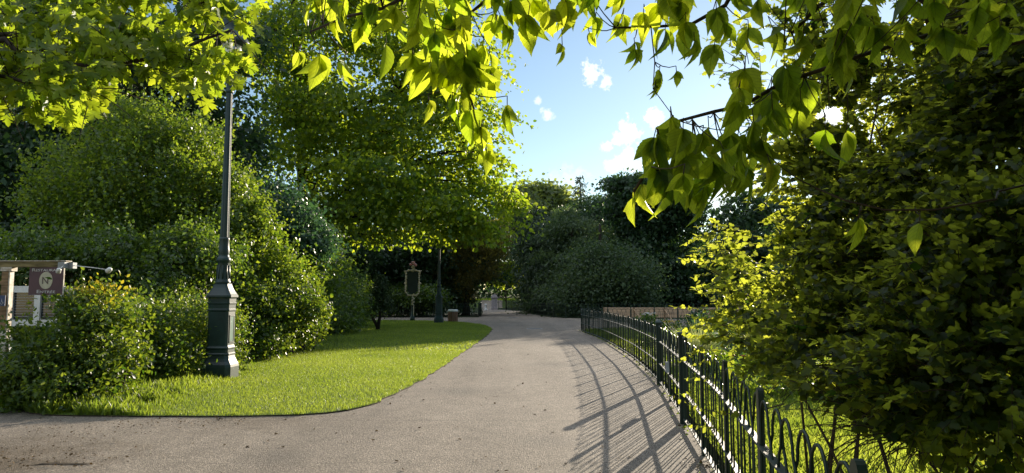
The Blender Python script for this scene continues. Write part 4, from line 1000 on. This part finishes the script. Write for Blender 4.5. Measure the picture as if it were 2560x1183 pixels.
for i, (lab, x, y, R_, h, n, s, m, fw, nf) in enumerate((
    ('leafy plant with white blossoms in the garden near the board fence', 6.7, 35.5, .5, .8, 500, .12, 'ivy', 'petalw', 14),
    ('plant with a few yellow blossoms beside the far garden bed', 7.3, 33.5, .6, .5, 500, .12, 'ivy', 'petaly', 18),
    ('grey-leaved low plant in the middle of the garden bed', 8.6, 31.5, .9, .55, 900, .12, 'greybush', None, 0),
    ('broad green plant right of the grey-leaved one', 10.2, 32.5, .9, .8, 900, .14, 'ivy', None, 0),
    ('spiky green plant with white blossoms, farther right in the garden', 9.2, 35.8, .5, .95, 500, .14, 'blueleaf', 'petalw', 10),
    ('low green plant behind the farther gate post', 5.2, 24.5, .8, .5, 900, .10, 'ivy', None, 0),
    ('green plant in front of the pale grass clump', 4.3, 14.6, .6, .45, 900, .08, 'privet', 'petalr', 6),
    ('spreading plant right of the pale grass clump', 5.6, 17.6, .9, .7, 1400, .09, 'blueleaf', 'petalw', 10),
    ('low mound of leaves beside the near shrub foot', 4.6, 12.2, .9, .6, 1600, .08, 'privet', None, 0),
    ('tall stalky plant standing up in the garden behind the farther gate post', 6.4, 23.5, .4, 1.2, 420, .12, 'blueleaf', None, 0))):
    herb(lab, (x, y), R_, h, n, s, m, 400 + i * 3, fw, nf)

#@@NEAR
# ------------------------------------------------------------------ maple bough reaching in from the left
o = empty('maple_tree', (-8.6, 7.6, 0), 'maple reaching over the lamp from the left edge with bright lobed leaves', 'tree')
mb = MB(); r = np.random.default_rng(77)
mb.tube(bez((-8.6, 7.6, 0), (-8.9, 7.5, 6.2), 0, 8, (.1, 0, 0)), [.24, .2, .19, .18, .17, .16, .15, .13, .1], 10)
limbs = [[(-8.7, 7.5, 3.6), W(-60, 95, 7.4), W(120, 100, 7.2), W(260, 70, 7.0), W(330, 20, 7.0)],
         [(-8.7, 7.5, 3.2), W(-80, 110, 7.0), W(60, 140, 6.9), W(230, 165, 6.8), W(400, 140, 6.9), W(520, 95, 7.0), W(600, 70, 7.1)],
         [(-8.7, 7.5, 2.9), W(-80, 200, 6.8), W(40, 205, 6.7), W(160, 205, 6.6), W(230, 225, 6.6)],
         [(-8.8, 7.5, 4.4), W(0, -20, 7.6), W(200, -20, 7.4), W(400, -10, 7.4), W(560, 20, 7.3)],
         [(-8.8, 7.5, 4.9), W(-20, -120, 8.0), W(250, -110, 7.9), W(470, -60, 7.8)]]
BP = []
for L in limbs:
    ln = smooth_line(L, .08); k = len(ln); mb.tube(ln[::3], [.05 * (1 - .85 * i / (k / 3)) + .004 for i in range(len(ln[::3]))], 6)
    BP.append(ln[int(k * .25):])
Ps, Ds, Ns, Tn, Sz = [], [], [], [], []
for bi, ln in enumerate(BP):
    for i in range(0, len(ln), 2):
        for _ in range(4 if bi < 4 else 3):
            a = ln[i]; dr = unit(np.array((r.normal() * .5 + .45, r.normal() * .8, r.normal() * .55 - (.25 if bi else .3)))); L = .25 + .55 * r.random()
            e = a + dr * L; mb.tube(bez(a, e, -.02, 3), [.006, .005, .004, .002], 4)
            for t in (.45, .7, .85, 1.0):
                for s in (-1, 1):
                    q = a + (e - a) * t + r.normal(size=3) * .05
                    Ps.append(q); d = dr * .5 + r.normal(size=3) * .5 + (0, 0, -.55); Ds.append(d)
                    Ns.append(np.array((.2, -.5, .55)) + r.normal(size=3) * .5); Tn.append(.5 + .25 * r.normal()); Sz.append(.115 + .05 * r.random())
mb.build('trunk', MAT['bark'], o)
Ps = np.array(Ps)
d_ = (Ps[:, 1] * CP + (Ps[:, 2] - EYE) * SP); px = CX + F * Ps[:, 0] / d_; py = CY - F * ((Ps[:, 2] - EYE) * CP - Ps[:, 1] * SP) / d_
lim = np.interp(px, [-400, 0, 70, 150, 240, 290, 330, 420, 520, 560, 620, 660], [330, 285, 300, 305, 290, 180, 195, 200, 245, 230, 165, 90])
ok = (py < lim - 8 + 16 * r.random(len(Ps))) & (px < 650)
Ps = Ps[ok]; leaf_mesh('crown', Ps, np.array(Ds)[ok], np.array(Ns)[ok], np.array(Sz)[ok], np.array(Tn)[ok], 'maple', MAT['maple'], o)

tree('dark_tree', 'dense dark holly added close behind the near shrub to shade its right-hand part', 'tree', (7.6, 10.6, 0), (7.5, 10.6, 3.2), .14,  # mostly unseen, put in to keep the sun off the shrub's right side
     [(np.array(c), q) for c, q in (((6.6, 10.2, 1.7), (1.1, .9, 1.5)), ((8.2, 10.4, 2.0), (1.3, 1.1, 1.8)), ((10.0, 10.8, 2.2), (1.4, 1.2, 2.0)), ((7.4, 9.6, 1.0), (1.2, .9, .9)), ((9.2, 9.4, 1.2), (1.2, 1.0, 1.1)), ((11.6, 10.4, 2.4), (1.2, 1.1, 2.1)))],
     30000, .09, 'darkleaf', 231, 'darkbark', per=14, sr=.22, flat=.5, rin=.5, core=.2, shoots=.1, gap=.33, gapf=1.2, tmpl='ovate')

# ------------------------------------------------------------------ box elder hanging over the camera
o = empty('box_elder_tree', (2.9, .4, 0), 'box elder with big toothed leaves hanging across the top of the view', 'tree')
mb = MB(); r = np.random.default_rng(88)
mb.tube(bez((2.9, .4, 0), (2.7, .5, 4.2), 0, 8, (.1, 0, 0)), [.17, .14, .13, .12, .12, .11, .10, .09, .07], 10)
def limb(pts, a=.03, b=.004, n=7):
    ln = smooth_line(pts, .05); w_ = np.cumsum(r.normal(size=ln.shape) * .006, axis=0); w_ -= np.linspace(0, 1, len(ln))[:, None] * w_[-1]; ln = ln + w_ * 1.2; mb.tube(ln[::2], [a + (b - a) * i / max(1, len(ln[::2]) - 1) for i in range(len(ln[::2]))], n); return ln
B1 = limb([(2.7, .5, 3.1), W(2300, -260, 2.2), W(1900, -120, 2.1), W(1650, -60, 2.05), W(1400, -40, 2.0), W(1235, -5, 2.0), W(1165, 70, 1.95), W(1160, 150, 1.95)], .028)
B2 = limb([W(1650, -60, 2.05), W(1420, -130, 1.9), W(1150, -90, 1.85), W(1000, -10, 1.85), W(900, 20, 1.9), W(800, 60, 1.95), W(752, 110, 2.0)], .012, .003)
B3 = limb([(2.75, .5, 2.7), W(2700, 60, 2.0), W(2350, 110, 1.9), W(2150, 170, 1.85), W(1950, 235, 1.85), W(1800, 275, 1.85), W(1690, 305, 1.9), W(1620, 420, 1.9), W(1585, 480, 1.95)], .013, .004)
B4 = limb([W(1900, -120, 2.1), W(1820, 20, 2.1), W(1740, 60, 2.1), W(1640, 60, 2.1), W(1540, 70, 2.15)], .009, .003)
B5 = limb([W(2350, 110, 1.9), W(2330, 10, 1.9), W(2200, -60, 1.9), W(2060, 20, 1.9), W(1960, 110, 1.9)], .012, .004)
B6 = limb([W(1160, 150, 1.95), W(1180, 240, 1.95), W(1205, 330, 1.95), W(1210, 370, 1.95)], .004, .002)
B7 = limb([W(1640, 60, 2.1), W(1650, 150, 2.1), W(1640, 220, 2.1), W(1690, 300, 2.05)], .002, .0012)
EP, ED, EN, ES, ET, EW = [], [], [], [], [], []
FB = [[], [], [], [], [], []]
E3 = [[], [], [], [], []]
def leaflet(p, d, nrm, s, tone, w=1.0):
    w *= .66 + .16 * r.random()
    if r.random() < .42:
        for l, v in zip(FB, (p, d, nrm + r.normal(size=3) * .5, s * (.8 + .3 * r.random()), tone, w)): l.append(v)
    elif r.random() < .16:
        for l, v in zip(E3, (p, d, nrm, s, tone)): l.append(v)
    else:
        for l, v in zip((EP, ED, EN, ES, ET, EW), (p, d, nrm, s, tone, w)): l.append(v)
def compound(p, d, s, k=3, tone=.6, src=None):
    """a compound leaf: a stalk with an end leaflet and opposite pairs"""
    p = np.array(p, float); d = unit(np.array(d, float)); 
    if src is not None: mb.tube(bez(src, p, .01, 3), [.002, .0017, .0014, .0012], 4)
    yaw = r.normal() * .85; nrm = np.array((math.sin(yaw), -math.cos(yaw), .15 + .3 * r.normal()))
    side = unit(np.cross(d, nrm)); L = s * (.35 + .3 * (k > 3))
    mb.tube([p, p + d * L * .5, p + d * L], .0013, 4)
    leaflet(p + d * L, d + r.normal(size=3) * .12, nrm, s, tone + .12 * r.normal(), .85 + .3 * r.random())
    for j in range((k - 1) // 2):
        b = p + d * L * (.85 - .55 * j)
        for sg in (-1, 1):
            dd = d * .75 + side * sg * (.55 + .25 * r.random()) + np.array((0, 0, -.35)) + r.normal(size=3) * .1
            nn = nrm + side * sg * r.normal() * .6 + r.normal(size=3) * .3
            leaflet(b, dd, nn, s * (.72 + .2 * r.random()), tone + .12 * r.normal(), .75 + .3 * r.random())
def near_on(lines, q):
    best = None
    for l in lines:
        dd = np.linalg.norm(l - q, axis=1); i = int(np.argmin(dd))
        if best is None or dd[i] < best[0]: best = (dd[i], l[i])
    return best[1]
ALL = [B1, B2, B3, B4, B5, B6, B7]
# (x, y of the stalk's top, distance, leaflet length in photo pixels, leaflets)
HANG = [(865, 130, 2.0, 125, 3), (800, 110, 2.0, 95, 3), (748, 118, 2.05, 62, 3), (965, 80, 2.0, 105, 1), (1030, 115, 2.0, 85, 1), (900, 50, 1.95, 90, 3), (840, 30, 1.95, 85, 3), (1000, 30, 1.9, 95, 3), (1090, 60, 1.9, 120, 3), (1120, 110, 1.9, 110, 3), (1080, 130, 1.95, 115, 3),
        (1160, 190, 1.95, 110, 5), (1130, 230, 1.95, 95, 3), (1230, 185, 2.0, 75, 1), (1268, 240, 2.0, 85, 3), (1180, 250, 1.95, 105, 3), (1070, 235, 2.0, 62, 3), (1213, 350, 2.0, 70, 5), (1205, 300, 1.95, 75, 3), (1165, 90, 1.9, 105, 5), (1210, 90, 1.95, 95, 3), (1200, 140, 2.0, 90, 3),
        (1325, 10, 1.95, 105, 3), (1290, -20, 1.95, 95, 3), (1410, -20, 2.0, 95, 3), (1405, 100, 2.1, 70, 3), (1370, 10, 2.0, 75, 3), (1490, 30, 2.15, 62, 3), (1470, 70, 2.2, 55, 3), (1540, 40, 2.2, 62, 3), (1585, 95, 2.15, 72, 5), (1610, 10, 2.1, 95, 3), (1650, 165, 2.15, 62, 5), (1690, 165, 2.15, 55, 3), (1640, 200, 2.15, 50, 3),
        (1665, 50, 2.1, 85, 3), (1715, 30, 2.05, 105, 3), (1790, 0, 2.0, 115, 3), (1735, 80, 2.05, 85, 3), (1790, 90, 2.05, 85, 3), (1800, 40, 2.0, 95, 3), (1870, 50, 2.0, 95, 3), (1920, 40, 1.9, 120, 3), (1560, 20, 2.15, 75, 3),
        (1588, 468, 1.95, 98, 1), (1605, 440, 1.93, 95, 3), (1640, 390, 1.9, 115, 3), (1690, 330, 1.9, 105, 3), (1720, 430, 1.95, 120, 3), (1660, 420, 1.9, 105, 3), (1770, 290, 1.85, 120, 3), (1820, 300, 1.8, 130, 3), (1780, 380, 1.9, 120, 3), (1850, 390, 1.9, 125, 3), (1740, 340, 1.9, 105, 3), (1880, 270, 1.8, 130, 3), (1900, 330, 1.85, 120, 3),
        (1960, 130, 1.85, 135, 3), (2010, 60, 1.85, 135, 3), (2060, 190, 1.8, 125, 3), (2090, 60, 1.8, 130, 3), (2250, 70, 1.75, 95, 1), (2180, 40, 1.8, 120, 3), (2330, 30, 1.8, 110, 3), (1930, 190, 1.85, 125, 3), (2000, 220, 1.85, 115, 3), (2120, 120, 1.85, 110, 3), (2400, 60, 1.8, 110, 3), (2500, 40, 1.75, 110, 3),
        (2150, 520, 1.7, 100, 3), (2300, 530, 1.7, 100, 1)]
B8 = limb([(2.72, .5, 2.3), W(2750, 420, 1.75), W(2500, 480, 1.65), W(2300, 520, 1.7), W(2120, 500, 1.75), W(2040, 470, 1.8)], .006, .002)
ALL += [B8]
for x, y, Y, s, k in HANG:
    p = W(x, y, Y); src = near_on(ALL, p)
    compound(p, (r.normal() * .12, r.normal() * .2, -1), M(s, Y) * (.72 + .25 * r.random()), k, .5 + .2 * r.normal(), src)
for (x0, x1, y0, y1, cnt, smin, smax, Y0) in ((790, 1260, -140, 30, 40, 70, 110, 1.95), (1240, 1900, -140, 5, 34, 70, 105, 2.05), (1880, 2560, -160, 60, 34, 90, 125, 1.8), (1030, 1230, 20, 160, 14, 80, 110, 2.0), (1850, 2130, 90, 330, 16, 100, 125, 1.9), (1620, 1920, 250, 420, 20, 95, 125, 1.88)):
    for _ in range(cnt):
        Y = Y0 + r.normal() * .12; p = W(r.uniform(x0, x1), r.uniform(y0, y1), Y); src = near_on(ALL, p)
        if np.linalg.norm(src - p) > .6: continue
        compound(p, (r.normal() * .25, r.normal() * .25, -1), M(r.uniform(smin, smax), Y) * .8, 3 if r.random() < .7 else 5, .5 + .22 * r.normal(), src)
mb.build('trunk', MAT['twig'], o)
def sungap(P, D, S_, lim=2.0):
    v = unit(P + unit(D) * S_[:, None] * .5 - np.array((0, 0, EYE))); return np.degrees(np.arccos(np.clip(v @ SUN, -1, 1))) > lim
EP, ED, EN, ES, ET, EW = (np.array(v) for v in (EP, ED, EN, ES, ET, EW)); ok = sungap(EP, ED, ES)
leaf_mesh('crown', EP[ok], ED[ok], EN[ok], ES[ok], ET[ok], 'elder', MAT['elder'], o, True, EW[ok])
FB = [np.array(v) for v in FB]; ok = sungap(FB[0], FB[1], FB[3]); FB = [v[ok] for v in FB]; leaf_mesh('curled_leaves', FB[0], FB[1], FB[2], FB[3], FB[4], 'elderb', MAT['elder'], o, True, FB[5])
E3 = [np.array(v) for v in E3]; ok = sungap(E3[0], E3[1], E3[3]); E3 = [v[ok] for v in E3]; leaf_mesh('lobed_leaves', E3[0], E3[1], E3[2], E3[3] * .95, E3[4], 'elder3', MAT['elder'], o, True)

up_ = [(np.array(c), q) for c, q in (((3.4, -.6, 4.9), (2.0, 2.0, 1.1)), ((5.2, .8, 4.4), (1.8, 1.6, 1.5)), ((2.2, -3.0, 5.0), (2.4, 2.2, 1.2)), ((5.0, -2.6, 4.2), (2.2, 2.2, 1.8)), ((4.6, -5.0, 3.6), (2.6, 2.0, 2.2)), ((.4, -1.8, 5.2), (2.0, 1.8, .8)), ((6.8, -.6, 2.8), (1.5, 2.2, 1.9)),
    ((-.6, .6, 5.4), (1.9, 1.8, .7)), ((1.6, 1.2, 5.6), (2.0, 2.0, .9)), ((2.6, 2.6, 6.4), (2.2, 1.8, .9)), ((-1.6, -3.4, 4.6), (2.4, 2.0, 1.3)), ((1.0, -5.5, 3.6), (2.6, 1.8, 2.2)), ((3.8, 3.0, 6.8), (2.0, 1.8, 1.2)), ((6.2, 2.6, 5.6), (1.8, 2.0, 1.5)))]
foliage('shade_crown', 191, up_, 42000, .17, MAT['elder'], o, 'round', per=16, sr=.28, flat=.4, droop=.2, rin=.4, up=.5)  # unseen crown overhead and behind, added to cut sky fill on the near right

# ------------------------------------------------------------------ near shrub behind the railing
def fence_x(y): return np.interp(y, RAIL[:600, 1], RAIL[:600, 0])
o = empty('ninebark_shrub', (2.7, 4.6, 0), 'large ninebark shrub filling the right side behind the railing', 'shrub')
r = np.random.default_rng(99); mb = MB()
SC = [(B(1860, 740, 6.2, 95, 110, .7), 60), (B(1900, 850, 5.8, 105, 90, .6), 60), (B(2020, 740, 5.4, 130, 170, .7), 120), (B(2000, 880, 4.8, 130, 80, .5), 70), (B(2160, 640, 4.9, 160, 190, .8), 170), (B(2200, 880, 4.2, 190, 170, .6), 150),
      (B(2350, 700, 4.0, 200, 230, .7), 190), (B(2450, 950, 3.4, 230, 230, .5), 170), (B(2240, 1060, 3.7, 110, 120, .4), 70), (B(2000, 480, 5.6, 140, 130, .8), 90), (B(2180, 420, 5.2, 170, 130, .9), 90), (B(2380, 430, 4.5, 200, 160, .9), 120), (B(2500, 640, 3.6, 180, 260, .6), 120),
      (B(1900, 300, 6.2, 55, 110, .5), 18), (B(2040, 250, 5.8, 120, 120, .5), 75), (B(2220, 200, 5.4, 150, 130, .7), 70), (B(2420, 190, 4.8, 170, 150, .9), 90), (B(2520, 330, 4.2, 120, 150, .7), 60), (B(1860, 180, 6.3, 35, 80, .4), 14), (B(1920, 560, 6.0, 70, 70, .5), 36), (B(2560, 60, 4.8, 120, 120, .8), 40), (B(2250, 30, 5.4, 160, 90, .9), 90), (B(2080, 60, 5.8, 130, 90, .6), 50), (B(2450, -30, 4.8, 170, 110, .9), 60), (B(2540, 200, 4.0, 110, 190, .7), 70), (B(2150, 300, 5.8, 190, 150, .5), 95), (B(2330, 120, 5.2, 160, 130, .8), 50), (B(1960, 380, 6.0, 110, 130, .7), 30)]
Ps, Ds, Ns, Tn, Sz = [], [], [], [], []
def sprig(a, d, L, n, s, sag=.1, rad=.004, tone=.5):
    d = unit(np.array(d, float)); e = a + d * L; ln = bez(a, e, 0, 4, (0, 0, sag * L)); ln = [q - np.array((0, 0, sag * L * 1.2 * (i / 4) ** 2)) for i, q in enumerate(ln)]
    mb.tube(ln, [rad, rad * .85, rad * .65, rad * .45, rad * .25], 4, False)
    lat = unit(np.cross(d, (0, 0, 1.)) + 1e-6)
    for i in range(n):
        t = .12 + .88 * (i + .5) / n; j = min(3, int(t * 4)); f = t * 4 - j; q = ln[j] * (1 - f) + ln[j + 1] * f
        sd = lat * (1 if i % 2 else -1)
        Ps.append(q); Ds.append(sd * .75 + d * .55 + r.normal(size=3) * .35 + np.array((0, 0, -.18))); Ns.append(np.array((-.1, -.25, .45)) + r.normal(size=3) * .6)
        Sz.append(s * (.65 + .6 * r.random()) * (1.05 - .35 * t)); Tn.append(tone + .55 * t * t - .22 + .13 * r.normal())
    Ps.append(ln[-1]); Ds.append(d + (0, 0, .2)); Ns.append((0, 0, 1.)); Sz.append(s * .7); Tn.append(tone + .25)
roots = [np.array((fence_x(y) + dx, y, 0.0)) for dx, y in ((.5, 6.4), (.8, 5.6), (.6, 4.8), (1.0, 4.2), (.8, 3.5), (1.3, 5.0), (1.6, 3.8), (.9, 3.0))]
r = np.random.default_rng(1234)
for ci, ((c, q), cnt) in enumerate(SC):
    q = np.array(q); fpx = CX + F * c[0] / c[1]
    if fpx < 2200: q = q * (1, .62, 1)
    for kk in range(1 if ci % 2 else 0):     # canes from the ground
        a = roots[r.integers(len(roots))]; e = c + unit(r.normal(size=3)) * q * .55
        mb.tube(bez(a + r.normal(size=3) * (.12, .12, 0), e, 0, 6, np.array((0, 0, .35 * abs(e[2])))), [.012, .011, .0095, .008, .0065, .005, .003], 5)
    for _ in range(int(cnt * np.interp(fpx, [1900, 2150, 2350], [1.0, 1.2, 2.9]))):
        u = unit(r.normal(size=3)); f = .25 + .6 * r.random(); a = c + u * q * f
        d = u * .6 + np.array((r.normal() * .45 - .25, r.normal() * .45 - .1, .30 + .35 * r.normal())); L = .26 + .30 * r.random()
        e = a + unit(d) * L
        if vnoise(a[None] * 2.1, 5)[0] < .40: continue
        if a[0] < fence_x(a[1]) + .02 or e[0] < fence_x(e[1]) - .10: continue
        sprig(a, d, L, int(9 + 12 * r.random()), .074 if fpx < 2250 else .060, .10 + .1 * r.random(), .0035, .42 + .15 * r.normal())
# sprays leaning out past the shrub's edge and over the railing
for (x, y, Y, dx, dz, L, n, s) in ((1835, 640, 6.0, -1, .12, .36, 11, .055), (1830, 690, 5.9, -1, .10, .32, 11, .055), (1810, 790, 5.8, -1, .28, .42, 13, .052), (1850, 570, 6.1, -1, .15, .36, 11, .05), (1810, 880, 6.4, -.9, .05, .3, 11, .05), (1800, 900, 6.8, -.9, -.1, .26, 10, .05),
                                   (1795, 975, 6.9, -1, -.05, .34, 12, .062), (1800, 950, 6.9, -1, .10, .30, 10, .06), (1860, 760, 6.0, -1, .0, .40, 13, .05), (1840, 820, 6.0, -1, .1, .34, 12, .05), (1870, 300, 6.2, -.9, .3, .34, 12, .045), (1870, 220, 6.2, -.8, .5, .34, 10, .045), (1860, 420, 6.2, -1, .2, .3, 10, .045), (1850, 110, 6.2, -.7, .6, .4, 11, .045)):
    sprig(W(x, y, Y), (dx, r.normal() * .2, dz), L, n, s, .08, .0035, .72)
for _ in range(34):
    Y = r.uniform(5.4, 6.4); sprig(W(r.uniform(1800, 1900), r.uniform(560, 900), Y), (-.9, r.normal() * .4, .15 + .35 * r.normal()), r.uniform(.24, .42), int(r.uniform(8, 13)), .07, .08, .003, .74)
NTRAIL = len(Ps)
sprig(W(1960, 1010, 4.3), (-.55, .9, -.22), .95, 16, .05, -.12, .004, .7)      # trailing shoot along the foot of the railing
sprig(W(1800, 1075, 5.9), (-.5, .3, .05), .3, 9, .055, .1, .003, .7)
Ps, Ds, Ns, Sz, Tn = (np.array(v) for v in (Ps, Ds, Ns, Sz, Tn))
v = unit(Ps - np.array((0, 0, EYE))); ang = np.degrees(np.arccos(np.clip(v @ SUN, -1, 1)))
fp = CX + F * Ps[:, 0] / Ps[:, 1]          # open foot: the boughs hang clear of the ground, lower towards the right
low = EYE - (np.interp(fp, [1700, 1800, 1900, 2000, 2100, 2200, 2300, 2420], [985, 950, 955, 985, 1005, 1050, 1125, 1260]) - 745 + 30 * r.normal(size=len(fp)) * (r.random(len(fp)) < .5)) / F * Ps[:, 1]
ok = (ang > .85) & (Ps[:, 2] > np.maximum(low, .03)) | (np.arange(len(Ps)) >= NTRAIL)
Q2 = Ps - SUN * ((Ps[:, 1:2] - 1.95) / SUN[1])   # the box elder's sprays stand in the light that passes left of and over the shrub
ok &= ~((Ps[:, 1] > 3.5) & (Q2[:, 0] > -.6) & (Q2[:, 0] < .62) & (Q2[:, 2] > 1.72) & (Q2[:, 2] < 2.8) & (r.random(len(Ps)) < .62) & (ang > 4.5))
Q = Ps - SUN * ((Ps[:, 2:3] - .8) / SUN[2])    # where each leaf would shade the upper rail: keep that light way thin
ok &= ~((np.abs(Q[:, 0] - fence_x(Q[:, 1])) < .11) & (Q[:, 1] > 2.3) & (Q[:, 1] < 5.4) & (Ps[:, 2] > .85) & (r.random(len(Ps)) < .9))
mb.build('stems', MAT['twig'], o)
leaf_mesh('foliage', Ps[ok], Ds[ok], Ns[ok], Sz[ok], Tn[ok], 'lobed', MAT['shrub'], o)
print('near shrub leaves', int(ok.sum()), 'elder', len(EP))

#@@LIGHT
# ------------------------------------------------------------------ sky, clouds and sun
w = bpy.data.worlds.new('World'); S.world = w; w.use_nodes = True
nt = w.node_tree; nt.nodes.clear(); out = nt.nodes.new('ShaderNodeOutputWorld'); bg = nt.nodes.new('ShaderNodeBackground')
sky = nt.nodes.new('ShaderNodeTexSky'); sky.sky_type = 'NISHITA'; sky.sun_disc = False
sky.sun_elevation = EL; sky.sun_rotation = AZ; sky.air_density = 1.0; sky.dust_density = .03; sky.ozone_density = 1.5
tc = nt.nodes.new('ShaderNodeTexCoord'); dirv = tc.outputs['Generated']
def dot(v):
    n = nt.nodes.new('ShaderNodeVectorMath'); n.operation = 'DOT_PRODUCT'; nt.links.new(dirv, n.inputs[0]); n.inputs[1].default_value = tuple(v); return n.outputs['Value']
def dist(v):
    n = nt.nodes.new('ShaderNodeVectorMath'); n.operation = 'DISTANCE'; nt.links.new(dirv, n.inputs[0]); n.inputs[1].default_value = tuple(v); return n.outputs['Value']
n1 = noise_n(nt, 62, 6, .62, dirv); n2 = noise_n(nt, 190, 4, .6, dirv)
nz = math_n(nt, 'ADD', math_n(nt, 'MULTIPLY_ADD', n1, 2.6, -1.3), math_n(nt, 'MULTIPLY_ADD', n2, 1.0, -.5))
cl = None
for x, y, rr, k in ((1478, 180, 42, 1.), (1512, 205, 26, 1.), (1638, 296, 34, .95), (1575, 332, 46, .95), (1548, 345, 30, .8), (1575, 405, 55, .75), (1530, 415, 30, .6), (1368, 288, 24, .55), (1516, 368, 24, .7), (1346, 250, 14, .5), (1306, 540, 40, .4), (1700, 500, 120, .8), (1640, 480, 70, .7), (1420, 470, 80, .25), (1800, 470, 140, .6)):
    c = unit(np.array(ray(x, y))); R_ = rr / F
    a = math_n(nt, 'MULTIPLY_ADD', dist(c), -1.35 / R_, 1.0)
    a = math_n(nt, 'ADD', a, math_n(nt, 'MULTIPLY', nz, 1.05))
    a = math_n(nt, 'MULTIPLY', math_n(nt, 'SMOOTH_MIN', math_n(nt, 'MULTIPLY', a, 1.6, None, True), 1.0, .1), k, None, True)
    cl = a if cl is None else math_n(nt, 'MAXIMUM', cl, a)
ds = dot(SUN)
ang = math_n(nt, 'ARCCOSINE', math_n(nt, 'MINIMUM', ds, 1.0))
disc = math_n(nt, 'MULTIPLY_ADD', ang, -1 / .0035, (.0085) / .0035, True)
aur = math_n(nt, 'POWER', math_n(nt, 'MAXIMUM', ds, 0.0), 900.0)
aur2 = math_n(nt, 'POWER', math_n(nt, 'MAXIMUM', ds, 0.0), 16.0)
col = mixrgb(nt, cl, sky.outputs[0], (8.0, 7.9, 7.8))
# unseen bright cloud added overhead to lift the fill light in shaded places
nb = noise_n(nt, 2.3, 6, .6, dirv)
back = math_n(nt, 'MULTIPLY_ADD', dot((-.15, -.10, .98)), 3.6, -1.9, True)
fill_bank = math_n(nt, 'MULTIPLY', math_n(nt, 'MULTIPLY_ADD', nb, 5.0, -1.9, True), back, None, True)
col = mixrgb(nt, fill_bank, col, (9.0, 9.6, 10.8))
SKYK = {'disc': 1500.0, 'aur': 6.0, 'aur2': 1.5}
def addc(col, fac, c):
    n = nt.nodes.new('ShaderNodeMix'); n.data_type = 'RGBA'; n.blend_type = 'ADD'; n.inputs[0].default_value = 1.0
    m2 = nt.nodes.new('ShaderNodeVectorMath'); m2.operation = 'SCALE'; m2.inputs[0].default_value = c; nt.links.new(fac, m2.inputs['Scale'])
    nt.links.new(col, n.inputs[6]); nt.links.new(m2.outputs[0], n.inputs[7]); return n.outputs[2]
col = addc(col, disc, tuple(SKYK['disc'] * q for q in (1, .92, .75)))
col = addc(col, aur, tuple(SKYK['aur'] * q for q in (1, .85, .55)))
col = addc(col, aur2, tuple(SKYK['aur2'] * q for q in (1, .97, .9)))
nt.links.new(col, bg.inputs['Color']); bg.inputs['Strength'].default_value = .08
nt.links.new(bg.outputs[0], out.inputs['Surface'])

sl_ = bpy.data.lights.new('sun', 'SUN'); sl_.energy = 4.7; sl_.angle = math.radians(.42); sl_.color = (1.0, .87, .68)
so = bpy.data.objects.new('sun', sl_); COL.objects.link(so)
so.rotation_euler = Vector(SUN).to_track_quat('Z', 'Y').to_euler(); so.location = (20, 44, 30)

S.view_settings.view_transform = 'Standard'; S.view_settings.look = 'None'
S.view_settings.exposure = 1.05; S.view_settings.gamma = 1.0
S.render.engine = 'CYCLES'
cy = S.cycles
cy.use_denoising = True; cy.denoiser = 'OPENIMAGEDENOISE'; cy.denoising_input_passes = 'RGB_ALBEDO_NORMAL'
cy.max_bounces = 8; cy.diffuse_bounces = 4; cy.glossy_bounces = 2; cy.transmission_bounces = 5; cy.transparent_max_bounces = 6
cy.caustics_reflective = False; cy.caustics_refractive = False; cy.sample_clamp_indirect = 6.0
cy.use_adaptive_sampling = False
